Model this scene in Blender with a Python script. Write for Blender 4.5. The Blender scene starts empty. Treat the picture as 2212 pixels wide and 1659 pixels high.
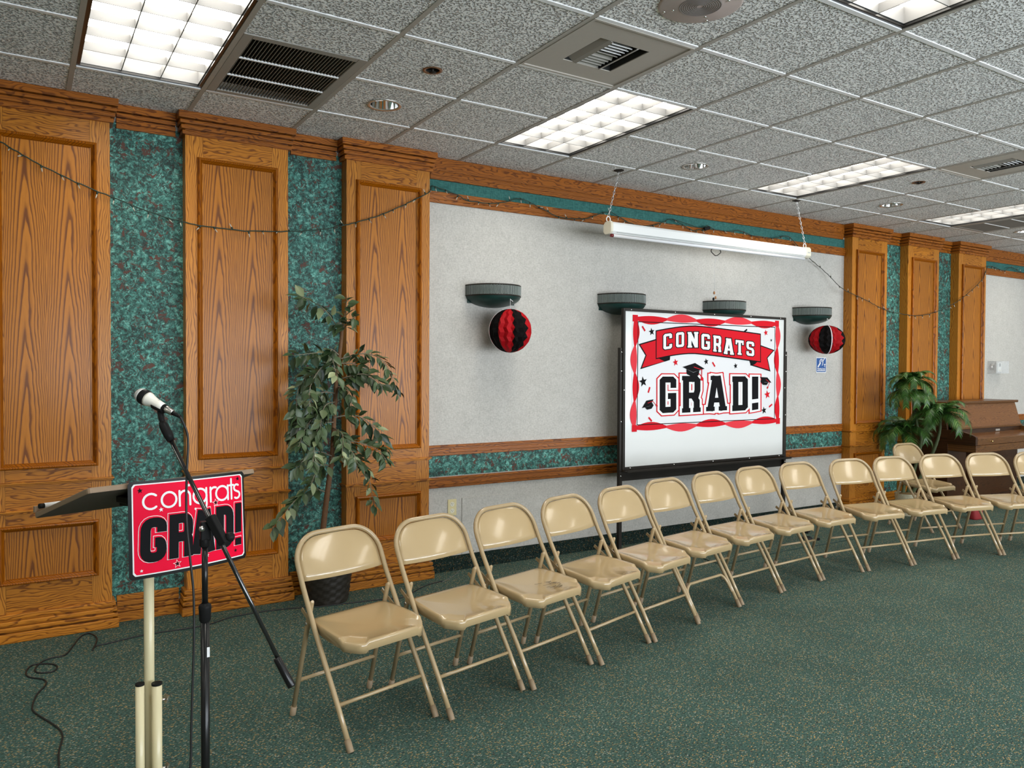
import bpy, bmesh, math, random
from math import sin, cos, pi, radians, sqrt, atan2
from mathutils import Vector, Matrix
WIN_W = 205.0; EXPO = 0.0
random.seed(7)
sc = bpy.context.scene
COL = sc.collection

# ------------------------------------------------------------------ camera
FPX = 1686.07; YAW = radians(32.166); PIT = radians(-1.122); ROL = radians(0.277); CH = 1.465
_f = Vector((sin(YAW)*cos(PIT), cos(YAW)*cos(PIT), sin(PIT)))
_r0 = Vector((cos(YAW), -sin(YAW), 0)); _u0 = _r0.cross(_f)
_r = _r0*cos(ROL)+_u0*sin(ROL); _u = -_r0*sin(ROL)+_u0*cos(ROL)
cam = bpy.data.cameras.new('camera'); cam.sensor_width = 36; cam.sensor_fit = 'HORIZONTAL'
cam.lens = FPX*36/2212; cam.clip_start = .05
co = bpy.data.objects.new('camera', cam); COL.objects.link(co)
M = Matrix((( _r.x, _u.x, -_f.x, 0), (_r.y, _u.y, -_f.y, 0), (_r.z, _u.z, -_f.z, CH), (0, 0, 0, 1)))
co.matrix_world = M
sc.camera = co
def _ray(px, py): return _r*((px-1106)/FPX)-_u*((py-829.5)/FPX)+_f
def at(px, py, Y):                                  # where the sight line through a photo point meets depth Y
    d = _ray(px, py); d = d*(Y/d.y); return Vector((d.x, d.y, d.z+CH))
def atz(px, py, z=0.0):
    d = _ray(px, py); d = d*((z-CH)/d.z); return Vector((d.x, d.y, d.z+CH))
def atd(px, py, dep):
    d = _ray(px, py)*dep; return Vector((d.x, d.y, d.z+CH))

ZC = 2.954; YW = 4.995; YP = 4.90; TL = .6096; GX = .226; GY = 4.4558
def gx(i): return GX+TL*i
def gy(j): return GY-TL*j

# ------------------------------------------------------------------ mesh builder
class MB:
    def __init__(s): s.v = []; s.f = []; s.m = []; s.s = []
    def add(s, vs, fs, m=0, sm=False):
        o = len(s.v); s.v += [tuple(v) for v in vs]
        for f in fs: s.f.append([i+o for i in f]); s.m.append(m); s.s.append(sm)
    def box(s, x0, y0, z0, x1, y1, z1, m=0):
        if x0 > x1: x0, x1 = x1, x0
        if y0 > y1: y0, y1 = y1, y0
        if z0 > z1: z0, z1 = z1, z0
        s.add([(x0,y0,z0),(x1,y0,z0),(x1,y1,z0),(x0,y1,z0),(x0,y0,z1),(x1,y0,z1),(x1,y1,z1),(x0,y1,z1)],
              [(3,2,1,0),(4,5,6,7),(0,1,5,4),(1,2,6,5),(2,3,7,6),(3,0,4,7)], m)
    def obox(s, a, b, w, h, up=(0,0,1), m=0):        # bar from a to b, w across, h along up
        a = Vector(a); b = Vector(b); d = (b-a).normalized(); up = Vector(up)
        x = d.cross(up); x = x.normalized() if x.length > 1e-6 else Vector((1,0,0)); u = x.cross(d)
        c = [p+x*(sx*w/2)+u*(sz*h/2) for p in (a, b) for sx, sz in ((-1,-1),(1,-1),(1,1),(-1,1))]
        s.add(c, [(3,2,1,0),(4,5,6,7),(0,1,5,4),(1,2,6,5),(2,3,7,6),(3,0,4,7)], m)
    def quad(s, a, b, c, d, m=0): s.add([a,b,c,d], [(0,1,2,3)], m)
    def tube(s, path, r, n=8, m=0, closed=False, caps=True, sm=True):
        P = [Vector(p) for p in path]; k = len(P)
        R = r if isinstance(r, (list, tuple)) else [r]*k
        T = []
        for i in range(k):
            if closed: t = P[(i+1) % k]-P[i-1]
            else: t = P[min(i+1, k-1)]-P[max(i-1, 0)]
            T.append(t.normalized() if t.length > 1e-9 else Vector((0,0,1)))
        u = T[0].orthogonal().normalized(); vs = []
        for i in range(k):
            u = (u-T[i]*u.dot(T[i]))
            u = u.normalized() if u.length > 1e-6 else T[i].orthogonal().normalized()
            w = T[i].cross(u)
            for j in range(n):
                a = 2*pi*j/n; vs.append(P[i]+(u*cos(a)+w*sin(a))*R[i])
        fs = []
        for i in range(k if closed else k-1):
            i2 = (i+1) % k
            for j in range(n):
                j2 = (j+1) % n; fs.append((i*n+j, i*n+j2, i2*n+j2, i2*n+j))
        s.add(vs, fs, m, sm)
        if caps and not closed:
            s.add(vs[:n], [tuple(reversed(range(n)))], m); s.add(vs[-n:], [tuple(range(n))], m)
    def lathe(s, prof, c=(0,0,0), n=24, m=0, axis='z', sm=True, a0=0, a1=2*pi):
        c = Vector(c); full = abs(a1-a0-2*pi) < 1e-6; vs = []; nn = n if full else n+1
        for r, h in prof:
            for j in range(nn):
                a = a0+(a1-a0)*j/n; p = (r*cos(a), r*sin(a), h)
                if axis == 'y': p = (p[0], p[2], p[1])
                if axis == 'x': p = (p[2], p[0], p[1])
                vs.append(c+Vector(p))
        fs = []
        for i in range(len(prof)-1):
            for j in range(n):
                j2 = (j+1) % nn
                fs.append((i*nn+j, i*nn+j2, (i+1)*nn+j2, (i+1)*nn+j))
        s.add(vs, fs, m, sm)
    def prism(s, poly, f0, f1, m=0, ms=None):        # poly 2D points; f0/f1 map (u,v)->3D for back and front
        n = len(poly); a = [Vector(f0(*p)) for p in poly]; b = [Vector(f1(*p)) for p in poly]
        s.add(b, [tuple(range(n))], m); s.add(a, [tuple(reversed(range(n)))], m if ms is None else ms)
        s.add(a+b, [(i, (i+1) % n, n+(i+1) % n, n+i) for i in range(n)], m if ms is None else ms)
    def build(s, name, mats, parent=None, loc=None, off=None, bevel=0, seg=2, sub=0, solid=0, ang=35):
        me = bpy.data.meshes.new(name)
        o3 = Vector(off) if off is not None else Vector((0,0,0))
        me.from_pydata([tuple(Vector(v)-o3) for v in s.v], [], s.f)
        if not isinstance(mats, (list, tuple)): mats = [mats]
        for mt in mats: me.materials.append(mt)
        for p, mi, sm in zip(me.polygons, s.m, s.s): p.material_index = mi; p.use_smooth = sm
        me.update()
        bm = bmesh.new(); bm.from_mesh(me)
        bmesh.ops.remove_doubles(bm, verts=bm.verts, dist=1e-6)
        bm.to_mesh(me); bm.free()
        o = bpy.data.objects.new(name, me); COL.objects.link(o)
        if parent is not None: o.parent = parent
        if loc is not None: o.location = loc
        if solid:
            md = o.modifiers.new('solid', 'SOLIDIFY'); md.thickness = solid; md.offset = 0
        if bevel:
            md = o.modifiers.new('bevel', 'BEVEL'); md.width = bevel; md.segments = seg; md.limit_method = 'ANGLE'; md.angle_limit = radians(ang)
            md.harden_normals = False
        if sub:
            md = o.modifiers.new('sub', 'SUBSURF'); md.levels = sub; md.render_levels = sub
        return o
def tag(o, label, cat, group=None, kind=None):
    if label: o['label'] = label
    if cat: o['category'] = cat
    if group: o['group'] = group
    if kind: o['kind'] = kind
    return o
def thing(name, label, cat, loc=(0,0,0), rz=0, group=None):
    o = bpy.data.objects.new(name, None); COL.objects.link(o); o.location = loc; o.rotation_euler = (0,0,rz)
    o.empty_display_size = .1
    return tag(o, label, cat, group)
def struct(name, loc=(0,0,0)):
    o = bpy.data.objects.new(name, None); COL.objects.link(o); o.location = loc; o['kind'] = 'structure'; o.empty_display_size = .1
    return o
def copy_tree(o, parent=None):
    c = o.copy(); COL.objects.link(c)
    if parent is not None: c.parent = parent
    for ch in list(o.children): copy_tree(ch, c)
    return c
def smooth(pts, k=6, closed=False):                  # Catmull-Rom through 3D points
    P = [Vector(p) for p in pts]; n = len(P); out = []
    for i in range(n if closed else n-1):
        if closed: a, b, c, d = P[i-1], P[i], P[(i+1) % n], P[(i+2) % n]
        else: a, b, c, d = P[max(i-1,0)], P[i], P[i+1], P[min(i+2,n-1)]
        for j in range(k):
            t = j/k; out.append(.5*((2*b)+(c-a)*t+(2*a-5*b+4*c-d)*t*t+(3*b-a-3*c+d)*t**3))
    if not closed: out.append(P[-1])
    return out
def ribbon(pts, w, closed=False, ext=0):             # mitred stroke -> list of convex quads (2D)
    P = [Vector((p[0], p[1])) for p in pts]; n = len(P)
    if ext and not closed:
        P[0] = P[0]+(P[0]-P[1]).normalized()*ext; P[-1] = P[-1]+(P[-1]-P[-2]).normalized()*ext
    L = []
    for i in range(n):
        if closed or 0 < i < n-1:
            d0 = (P[i]-P[i-1]).normalized(); d1 = (P[(i+1) % n]-P[i]).normalized()
            n0 = Vector((-d0.y, d0.x)); n1 = Vector((-d1.y, d1.x)); mv = n0+n1
            mv = mv/max(mv.dot(n0), .35) if mv.length > 1e-6 else n0
        else:
            d = (P[1]-P[0]).normalized() if i == 0 else (P[-1]-P[-2]).normalized(); mv = Vector((-d.y, d.x))
        L.append((P[i]+mv*w/2, P[i]-mv*w/2))
    return [[L[i][1], L[(i+1) % n][1], L[(i+1) % n][0], L[i][0]] for i in range(n if closed else n-1)]
def arc(cx, cy, r, a0, a1, n=12, ry=None):
    ry = ry or r
    return [(cx+r*cos(radians(a0+(a1-a0)*i/n)), cy+ry*sin(radians(a0+(a1-a0)*i/n))) for i in range(n+1)]
def star(cx, cy, r, rot=90, k=.42):
    return [(cx+(r if i % 2 == 0 else r*k)*cos(radians(rot+36*i)), cy+(r if i % 2 == 0 else r*k)*sin(radians(rot+36*i))) for i in range(10)]

# ------------------------------------------------------------------ materials
def mat(name):
    m = bpy.data.materials.new(name); m.use_nodes = True; t = m.node_tree
    return m, t, t.nodes['Principled BSDF']
def N(t, typ, ins=None, **kw):
    n = t.nodes.new(typ)
    for k, v in kw.items(): setattr(n, k, v)
    for k, v in (ins or {}).items():
        if hasattr(v, 'is_output') or isinstance(v, bpy.types.NodeSocket): t.links.new(v, n.inputs[k])
        else: n.inputs[k].default_value = v
    return n
def math_(t, op, a, b=0.0, c=0.0, clamp=False):
    n = N(t, 'ShaderNodeMath', {0: a, 1: b, 2: c}, operation=op, use_clamp=clamp); return n.outputs[0]
def mixc(t, fac, a, b, bt='MIX'):
    n = t.nodes.new('ShaderNodeMix'); n.data_type = 'RGBA'; n.blend_type = bt
    for sk, v in ((n.inputs[0], fac), (n.inputs[6], a), (n.inputs[7], b)):
        if isinstance(v, bpy.types.NodeSocket): t.links.new(v, sk)
        else: sk.default_value = v if not isinstance(v, tuple) or len(v) == 4 else (*v, 1)
    return n.outputs[2]
def ramp(t, fac, stops, interp='LINEAR'):
    n = t.nodes.new('ShaderNodeValToRGB'); r = n.color_ramp; r.interpolation = interp
    while len(r.elements) > 1: r.elements.remove(r.elements[-1])
    for i, (p, c) in enumerate(stops):
        e = r.elements[0] if i == 0 else r.elements.new(p)
        e.position = p; e.color = (*c, 1) if len(c) == 3 else c
    t.links.new(fac, n.inputs[0]); return n.outputs[0]
def plain(name, col, rough=.5, metal=0, spec=.5, coat=0, noise=0, nscale=40, bump=0, bscale=200):
    m, t, b = mat(name)
    b.inputs['Base Color'].default_value = (*col, 1); b.inputs['Roughness'].default_value = rough
    b.inputs['Metallic'].default_value = metal; b.inputs['Specular IOR Level'].default_value = spec
    b.inputs['Coat Weight'].default_value = coat; b.inputs['Coat Roughness'].default_value = .08
    tc = N(t, 'ShaderNodeTexCoord').outputs['Object']
    if noise:
        nz = N(t, 'ShaderNodeTexNoise', {'Vector': tc, 'Scale': nscale, 'Detail': 4}).outputs[0]
        v = math_(t, 'MULTIPLY_ADD', nz, 2*noise, 1-noise)
        hv = N(t, 'ShaderNodeHueSaturation', {'Color': (*col, 1), 'Value': v})
        t.links.new(hv.outputs[0], b.inputs['Base Color'])
    if bump:
        nz = N(t, 'ShaderNodeTexNoise', {'Vector': tc, 'Scale': bscale, 'Detail': 3}).outputs[0]
        bp = N(t, 'ShaderNodeBump', {'Height': nz, 'Strength': bump, 'Distance': .002})
        t.links.new(bp.outputs[0], b.inputs['Normal'])
    return m
def oak(name, mode, light=(.50,.190,.030), dark=(.12,.032,.006), rough=.36, coat=.10):
    m, t, b = mat(name)
    tc = N(t, 'ShaderNodeTexCoord').outputs['Object']; oi = N(t, 'ShaderNodeObjectInfo')
    off = N(t, 'ShaderNodeCombineXYZ', {0: math_(t,'MULTIPLY',oi.outputs['Random'],7.3), 1: 0.0, 2: math_(t,'MULTIPLY',oi.outputs['Random'],11.7)}).outputs[0]
    p = N(t, 'ShaderNodeVectorMath', {0: tc, 1: off}, operation='ADD').outputs[0]
    sx = N(t, 'ShaderNodeSeparateXYZ', {0: p})
    X, Y, Z = sx.outputs
    if mode == 'h': A, L = Z, X                      # across, along the grain
    else: A, L = math_(t, 'ADD', X, Y), Z
    # low frequency wander of the grain
    wv = N(t, 'ShaderNodeCombineXYZ', {0: math_(t,'MULTIPLY',A,9.0), 1: math_(t,'MULTIPLY',L,2.2), 2: 0.0}).outputs[0]
    wob = math_(t, 'SUBTRACT', N(t, 'ShaderNodeTexNoise', {'Vector': wv, 'Scale': 1.0, 'Detail': 3.0, 'Roughness': .55}).outputs[0], .5)
    fv = N(t, 'ShaderNodeCombineXYZ', {0: math_(t,'MULTIPLY',A,55.0), 1: math_(t,'MULTIPLY',L,7.0), 2: 3.0}).outputs[0]
    fine = math_(t, 'SUBTRACT', N(t, 'ShaderNodeTexNoise', {'Vector': fv, 'Scale': 1.0, 'Detail': 2.0}).outputs[0], .5)
    if mode == 'panel':
        tt = math_(t, 'DIVIDE', math_(t, 'PINGPONG', math_(t, 'MULTIPLY_ADD', wob, .035, A), .100), .100)
        v = math_(t, 'ADD', math_(t, 'MULTIPLY', tt, math_(t, 'MULTIPLY_ADD', tt, 4.6, 2.0)), math_(t, 'MULTIPLY', L, 3.4))
        v = math_(t, 'ADD', v, math_(t, 'MULTIPLY', wob, 1.3))
    else:
        v = math_(t, 'ADD', math_(t, 'MULTIPLY', A, 85.0 if mode == 'v' else 62.0), math_(t, 'MULTIPLY', wob, 9.0 if mode == 'v' else 13.0))
    v = math_(t, 'ADD', v, math_(t, 'MULTIPLY', fine, .20 if mode == 'panel' else .32))
    fr = math_(t, 'FRACT', v)
    line = ramp(t, fr, [(0, (1,1,1)), (.17, (.92,.92,.92)), (.27, (.45,.45,.45)), (.45, (.12,.12,.12)), (.86, (.02,.02,.02)), (.95, (.2,.2,.2)), (1, (1,1,1))])
    if mode != 'panel': line = math_(t, 'MULTIPLY', line, .92)
    pv = N(t, 'ShaderNodeCombineXYZ', {0: math_(t,'MULTIPLY',A,420.0), 1: math_(t,'MULTIPLY',L,14.0), 2: 1.0}).outputs[0]
    pore = N(t, 'ShaderNodeTexNoise', {'Vector': pv, 'Scale': 1.0, 'Detail': 2.0}).outputs[0]
    pore = ramp(t, pore, [(.42, (1,1,1)), (.62, (0,0,0))])
    big = N(t, 'ShaderNodeTexNoise', {'Vector': p, 'Scale': 5.0, 'Detail': 3.0}).outputs[0]
    fac = math_(t, 'ADD', line, math_(t, 'MULTIPLY', math_(t,'SUBTRACT',1.0,pore), .16), clamp=True)
    c = mixc(t, fac, light, dark)
    c = mixc(t, math_(t, 'MULTIPLY', big, .40), c, tuple(x*.72 for x in light), 'MIX')
    hv = N(t, 'ShaderNodeHueSaturation', {'Color': c, 'Value': math_(t, 'MULTIPLY_ADD', oi.outputs['Random'], .22, .92), 'Saturation': 1.03})
    t.links.new(hv.outputs[0], b.inputs['Base Color'])
    b.inputs['Roughness'].default_value = rough; b.inputs['Coat Weight'].default_value = coat; b.inputs['Coat Roughness'].default_value = .2; b.inputs['Specular IOR Level'].default_value = .22
    bp = N(t, 'ShaderNodeBump', {'Height': math_(t,'SUBTRACT',1.0,fac), 'Strength': .12, 'Distance': .001})
    t.links.new(bp.outputs[0], b.inputs['Normal'])
    return m
OAK_P = oak('oak_veneer_panel', 'panel', light=(.46,.172,.028), dark=(.10,.028,.009))
OAK_M = oak('oak_moulding', 'v', light=(.37,.112,.012), dark=(.12,.030,.005))
OAK_V = oak('oak_upright_grain', 'v', light=(.56,.225,.040), dark=(.15,.042,.008)); OAK_H = oak('oak_level_grain', 'h'); OAK_R = oak('oak_reddish_trim', 'h', light=(.36,.118,.022), dark=(.10,.026,.006))
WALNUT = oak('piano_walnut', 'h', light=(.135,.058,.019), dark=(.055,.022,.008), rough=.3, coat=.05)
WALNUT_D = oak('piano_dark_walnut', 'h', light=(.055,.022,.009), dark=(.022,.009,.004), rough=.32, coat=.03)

def m_verdigris():
    m, t, b = mat('verdigris_wallpaper'); tc = N(t, 'ShaderNodeTexCoord').outputs['Object']
    wn = N(t, 'ShaderNodeTexNoise', {'Vector': tc, 'Scale': 18.0, 'Detail': 3.0}).outputs[1]
    wp = N(t, 'ShaderNodeVectorMath', {0: wn, 1: (.05,.05,.05)}, operation='MULTIPLY').outputs[0]
    p = N(t, 'ShaderNodeVectorMath', {0: tc, 1: wp}, operation='ADD').outputs[0]
    a = N(t, 'ShaderNodeTexNoise', {'Vector': p, 'Scale': 40.0, 'Detail': 6.0, 'Roughness': .75}).outputs[0]
    base = ramp(t, a, [(.36, (.010,.030,.026)), (.45, (.024,.095,.078)), (.53, (.055,.205,.170)), (.62, (.17,.42,.35))])
    cr_ = []
    for k, sc1 in enumerate((26.0, 47.0)):
        po = N(t, 'ShaderNodeVectorMath', {0: p, 1: (3.1*k, 1.7, 5.3*k)}, operation='ADD').outputs[0]
        n1 = N(t, 'ShaderNodeTexNoise', {'Vector': po, 'Scale': sc1, 'Detail': 3.0, 'Roughness': .6}).outputs[0]
        cr_.append(ramp(t, math_(t, 'ABSOLUTE', math_(t, 'SUBTRACT', n1, .5)), [(0, (1,1,1)), (.016, (.85,.85,.85)), (.036, (0,0,0))]))
    crack = math_(t, 'MAXIMUM', cr_[0], math_(t, 'MULTIPLY', cr_[1], .75))
    gate = ramp(t, N(t, 'ShaderNodeTexNoise', {'Vector': tc, 'Scale': 14.0, 'Detail': 3.0}).outputs[0], [(.38, (.35,.35,.35)), (.52, (1,1,1))])
    c = mixc(t, math_(t, 'MULTIPLY', crack, gate), base, (.020,.020,.016))
    br = N(t, 'ShaderNodeTexNoise', {'Vector': p, 'Scale': 22.0, 'Detail': 5.0, 'Roughness': .7, 'Distortion': .5}).outputs[0]
    brm = ramp(t, br, [(.565, (0,0,0)), (.605, (1,1,1))])
    c = mixc(t, brm, c, (.085,.034,.022))
    big = N(t, 'ShaderNodeTexNoise', {'Vector': tc, 'Scale': 4.0, 'Detail': 2.0}).outputs[0]
    hv = N(t, 'ShaderNodeHueSaturation', {'Color': c, 'Value': math_(t, 'MULTIPLY_ADD', big, 1.0, .55), 'Saturation': 1.0})
    t.links.new(hv.outputs[0], b.inputs['Base Color']); b.inputs['Roughness'].default_value = .5; b.inputs['Specular IOR Level'].default_value = .22
    bp = N(t, 'ShaderNodeBump', {'Height': a, 'Strength': .35, 'Distance': .003}); t.links.new(bp.outputs[0], b.inputs['Normal'])
    return m
VERD = m_verdigris()
def weave(name, c1, c2, sc1=260, stretch=(1,1,1), rough=.85, bump=.15):
    m, t, b = mat(name); tc = N(t, 'ShaderNodeTexCoord').outputs['Object']
    h = N(t, 'ShaderNodeMapping', {'Vector': tc, 'Scale': (sc1, sc1, sc1*.22)}).outputs[0]
    v = N(t, 'ShaderNodeMapping', {'Vector': tc, 'Scale': (sc1*.22, sc1, sc1)}).outputs[0]
    a = N(t, 'ShaderNodeTexNoise', {'Vector': h, 'Scale': 1.0, 'Detail': 2.0}).outputs[0]
    d = N(t, 'ShaderNodeTexNoise', {'Vector': v, 'Scale': 1.0, 'Detail': 2.0}).outputs[0]
    w = math_(t, 'MULTIPLY', math_(t, 'ADD', a, d), .5)
    big = N(t, 'ShaderNodeTexNoise', {'Vector': tc, 'Scale': 9.0, 'Detail': 3.0}).outputs[0]
    w = math_(t, 'ADD', w, math_(t, 'MULTIPLY', math_(t, 'SUBTRACT', big, .5), .18))
    c = ramp(t, w, [(.36, c1), (.62, c2)])
    t.links.new(c, b.inputs['Base Color']); b.inputs['Roughness'].default_value = rough; b.inputs['Specular IOR Level'].default_value = .2
    bp = N(t, 'ShaderNodeBump', {'Height': w, 'Strength': bump, 'Distance': .002}); t.links.new(bp.outputs[0], b.inputs['Normal'])
    return m
FABRIC = weave('grey_fabric_wallcovering', (.405,.388,.355), (.55,.53,.49))
TEALF = weave('teal_fabric', (.022,.095,.085), (.050,.165,.148), sc1=180)
def m_carpet(name, dim=1.0):
    m, t, b = mat(name); tc = N(t, 'ShaderNodeTexCoord').outputs['Object']
    mp = N(t, 'ShaderNodeMapping', {'Vector': tc, 'Rotation': (0,0,.6), 'Scale': (1,1.9,1)}).outputs[0]
    a = N(t, 'ShaderNodeTexNoise', {'Vector': mp, 'Scale': 95.0, 'Detail': 4.0, 'Roughness': .7}).outputs[0]
    k = dim
    base = ramp(t, a, [(.36, (.014*k,.026*k,.023*k)), (.45, (.042*k,.088*k,.074*k)), (.56, (.080*k,.145*k,.120*k)), (.68, (.16*k,.23*k,.195*k))])
    v1 = N(t, 'ShaderNodeTexVoronoi', {'Vector': mp, 'Scale': 115.0, 'Randomness': 1.0})
    sel = N(t, 'ShaderNodeSeparateColor', {0: v1.outputs['Color']})
    blob = ramp(t, v1.outputs['Distance'], [(.36, (1,1,1)), (.50, (0,0,0))])
    tan = math_(t, 'MULTIPLY', blob, math_(t, 'GREATER_THAN', sel.outputs[0], .82))
    c = mixc(t, tan, base, (.52*k,.33*k,.12*k))
    wh = math_(t, 'MULTIPLY', blob, math_(t, 'LESS_THAN', sel.outputs[0], .09)); c = mixc(t, wh, c, (.42*k,.42*k,.35*k))
    pu = math_(t, 'MULTIPLY', blob, math_(t, 'GREATER_THAN', sel.outputs[1], .84)); c = mixc(t, math_(t,'MULTIPLY',pu,.8), c, (.035*k,.020*k,.032*k))
    big = N(t, 'ShaderNodeTexNoise', {'Vector': tc, 'Scale': 2.2, 'Detail': 3.0}).outputs[0]
    hv = N(t, 'ShaderNodeHueSaturation', {'Color': c, 'Value': math_(t, 'MULTIPLY_ADD', big, .44, .66)})
    t.links.new(hv.outputs[0], b.inputs['Base Color']); b.inputs['Roughness'].default_value = .95; b.inputs['Specular IOR Level'].default_value = .1
    bp = N(t, 'ShaderNodeBump', {'Height': a, 'Strength': .7, 'Distance': .006}); t.links.new(bp.outputs[0], b.inputs['Normal'])
    return m
CARPET = m_carpet('green_flecked_carpet'); CBASE = m_carpet('dark_carpet_base', .25)
def m_tile():
    m, t, b = mat('textured_ceiling_tile'); tc = N(t, 'ShaderNodeTexCoord').outputs['Object']
    a = N(t, 'ShaderNodeTexNoise', {'Vector': tc, 'Scale': 92.0, 'Detail': 1.6, 'Roughness': .5, 'Distortion': .25}).outputs[0]
    s = ramp(t, a, [(.37, (0,0,0)), (.52, (1,1,1))])
    c = mixc(t, s, (.46,.445,.425), (.985,.975,.955))  # shade in the hollows of the relief is put into the colour
    t.links.new(c, b.inputs['Base Color']); b.inputs['Roughness'].default_value = .8; b.inputs['Specular IOR Level'].default_value = .25
    bp = N(t, 'ShaderNodeBump', {'Height': s, 'Strength': 1.0, 'Distance': .012}); t.links.new(bp.outputs[0], b.inputs['Normal'])
    return m
TILE = m_tile()
CHAIR = plain('tan_enamel', (.43,.312,.162), .20, coat=.5, spec=.5, noise=.05, nscale=6)
CHAIRT = plain('tan_enamel_tube', (.38,.278,.150), .26, coat=.35, noise=.08, nscale=30)
FOOT = plain('beige_rubber', (.27,.195,.118), .6)
STEEL = plain('zinc_steel', (.55,.53,.50), .3, metal=1)
CHROME = plain('chrome', (.80,.80,.80), .08, metal=1)
BLACK = plain('black_plastic', (.012,.012,.012), .4, spec=.06)
BLACKM = plain('black_enamel_metal', (.008,.008,.008), .28, coat=.12, spec=.25)
DARKM = plain('dark_bronze_metal', (.020,.016,.012), .45, spec=.2)
WHITEP = plain('white_paint', (.80,.80,.78), .4)
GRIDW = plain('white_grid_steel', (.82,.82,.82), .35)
GRIDG = plain('shaded_beige_grid_steel', (.40,.37,.33), .5, noise=.1)  # runners duller than cross tees: the difference in light is put into the colour
PLATEG = plain('beige_painted_steel', (.44,.40,.35), .5, noise=.04)
VENTG = plain('grey_vent_steel', (.33,.31,.28), .5)
DUCT = plain('duct_black', (.012,.012,.011), .8)
CREAM = plain('cream_enamel', (.62,.55,.34), .35, coat=.2)
CREAMW = plain('cream_plastic', (.72,.68,.55), .4)
IVORY = plain('ivory_plastic', (.66,.57,.31), .35)
BOARD = plain('whiteboard_white', (.68,.69,.67), .2, coat=.2)
PAPER = plain('banner_white', (.68,.68,.69), .35, bump=.15, bscale=14)
RED = plain('banner_red', (.60,.010,.020), .5, spec=.06); REDL = plain('banner_light_red', (.70,.045,.060), .5, spec=.06); PINK = plain('pale_pink_print', (.82,.55,.56), .4)
INK = plain('black_ink', (.010,.010,.011), .6, spec=.03); WINK = plain('white_ink', (.74,.74,.74), .35)
SRED = plain('sign_hot_red', (.72,.004,.035), .4, spec=.07)
TISSR = plain('red_tissue', (.36,.004,.008), .6, spec=.12); TISSB = plain('black_tissue', (.006,.005,.005), .6, spec=.05); CARD = plain('white_card', (.75,.68,.70), .6)
SCONG = plain('dark_verdigris_metal', (.010,.036,.030), .4, noise=.5, nscale=25, spec=.3)
RIBD = plain('rib_groove', (.06,.075,.068), .4)
def m_glass(name, col=(.75,.85,.82), tr=.55, rough=.15):
    m, t, b = mat(name); b.inputs['Base Color'].default_value = (*col, 1); b.inputs['Roughness'].default_value = rough
    tp = N(t, 'ShaderNodeBsdfTransparent'); mx = N(t, 'ShaderNodeMixShader', {0: tr, 1: b.outputs[0], 2: tp.outputs[0]})
    t.links.new(mx.outputs[0], t.nodes['Material Output'].inputs[0]); return m
RIBG = m_glass('ribbed_glass', (.34,.39,.36), .12, .12); CLEAR = m_glass('clear_plastic', (.8,.82,.82), .72, .05); PANE = m_glass('window_glass', (.9,.95,.95), .9, .02)
def m_leaf(name, c1, c2, c3, rough=.4):
    m, t, b = mat(name); g = N(t, 'ShaderNodeNewGeometry')
    c = ramp(t, g.outputs['Random Per Island'], [(0, c1), (.55, c2), (.85, c2), (1, c3)])
    t.links.new(c, b.inputs['Base Color']); b.inputs['Roughness'].default_value = rough
    b.inputs['Subsurface Weight'].default_value = 0; return m
LEAF = m_leaf('ficus_leaf', (.012,.030,.010), (.065,.105,.042), (.34,.38,.20), .38)
PALM = m_leaf('palm_leaf', (.012,.055,.007), (.045,.130,.020), (.16,.28,.07), .4)
BARK = plain('brown_bark', (.155,.075,.032), .8, noise=.35, nscale=45, bump=.5, bscale=90)
TWIG = plain('grey_twig', (.22,.19,.13), .7); PTRUNK = plain('palm_trunk', (.055,.075,.025), .7, noise=.3, nscale=60)
WICK = plain('dark_wicker', (.022,.017,.012), .5, noise=.4, nscale=60); STRAW = plain('pale_straw', (.50,.46,.32), .7, noise=.3, nscale=80)
MOSS = plain('dry_moss', (.20,.13,.05), .9, noise=.4, nscale=60)
WIREG = plain('green_wire', (.010,.030,.018), .5); BULB = m_glass('mini_bulb', (.65,.62,.5), .35, .1)
BLUE = plain('sign_blue', (.012,.085,.30), .4); GREYP = plain('grey_plastic', (.42,.43,.42), .4); LCD = plain('dark_lcd', (.10,.11,.10), .3)
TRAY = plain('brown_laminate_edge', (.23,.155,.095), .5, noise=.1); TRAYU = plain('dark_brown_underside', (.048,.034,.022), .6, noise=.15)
WOODT = plain('raw_wood', (.42,.20,.08), .6); BRASS = plain('brass', (.60,.45,.20), .25, metal=1)
REDC = plain('red_cloth', (.22,.006,.008), .7); CORDB = plain('black_cord', (.010,.010,.010), .5); CORDG = plain('green_cord', (.015,.045,.035), .5)
LOUV = plain('louver_aluminium', (.15,.15,.148), .5)
def m_emit(name, col, s):
    m, t, b = mat(name); b.inputs['Base Color'].default_value = (.8,.8,.8,1)
    b.inputs['Emission Color'].default_value = (*col, 1); b.inputs['Emission Strength'].default_value = s; return m
LAMP = m_emit('fluorescent_lamp', (1.0,.95,.86), 12.0)
SKYM = None
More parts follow.
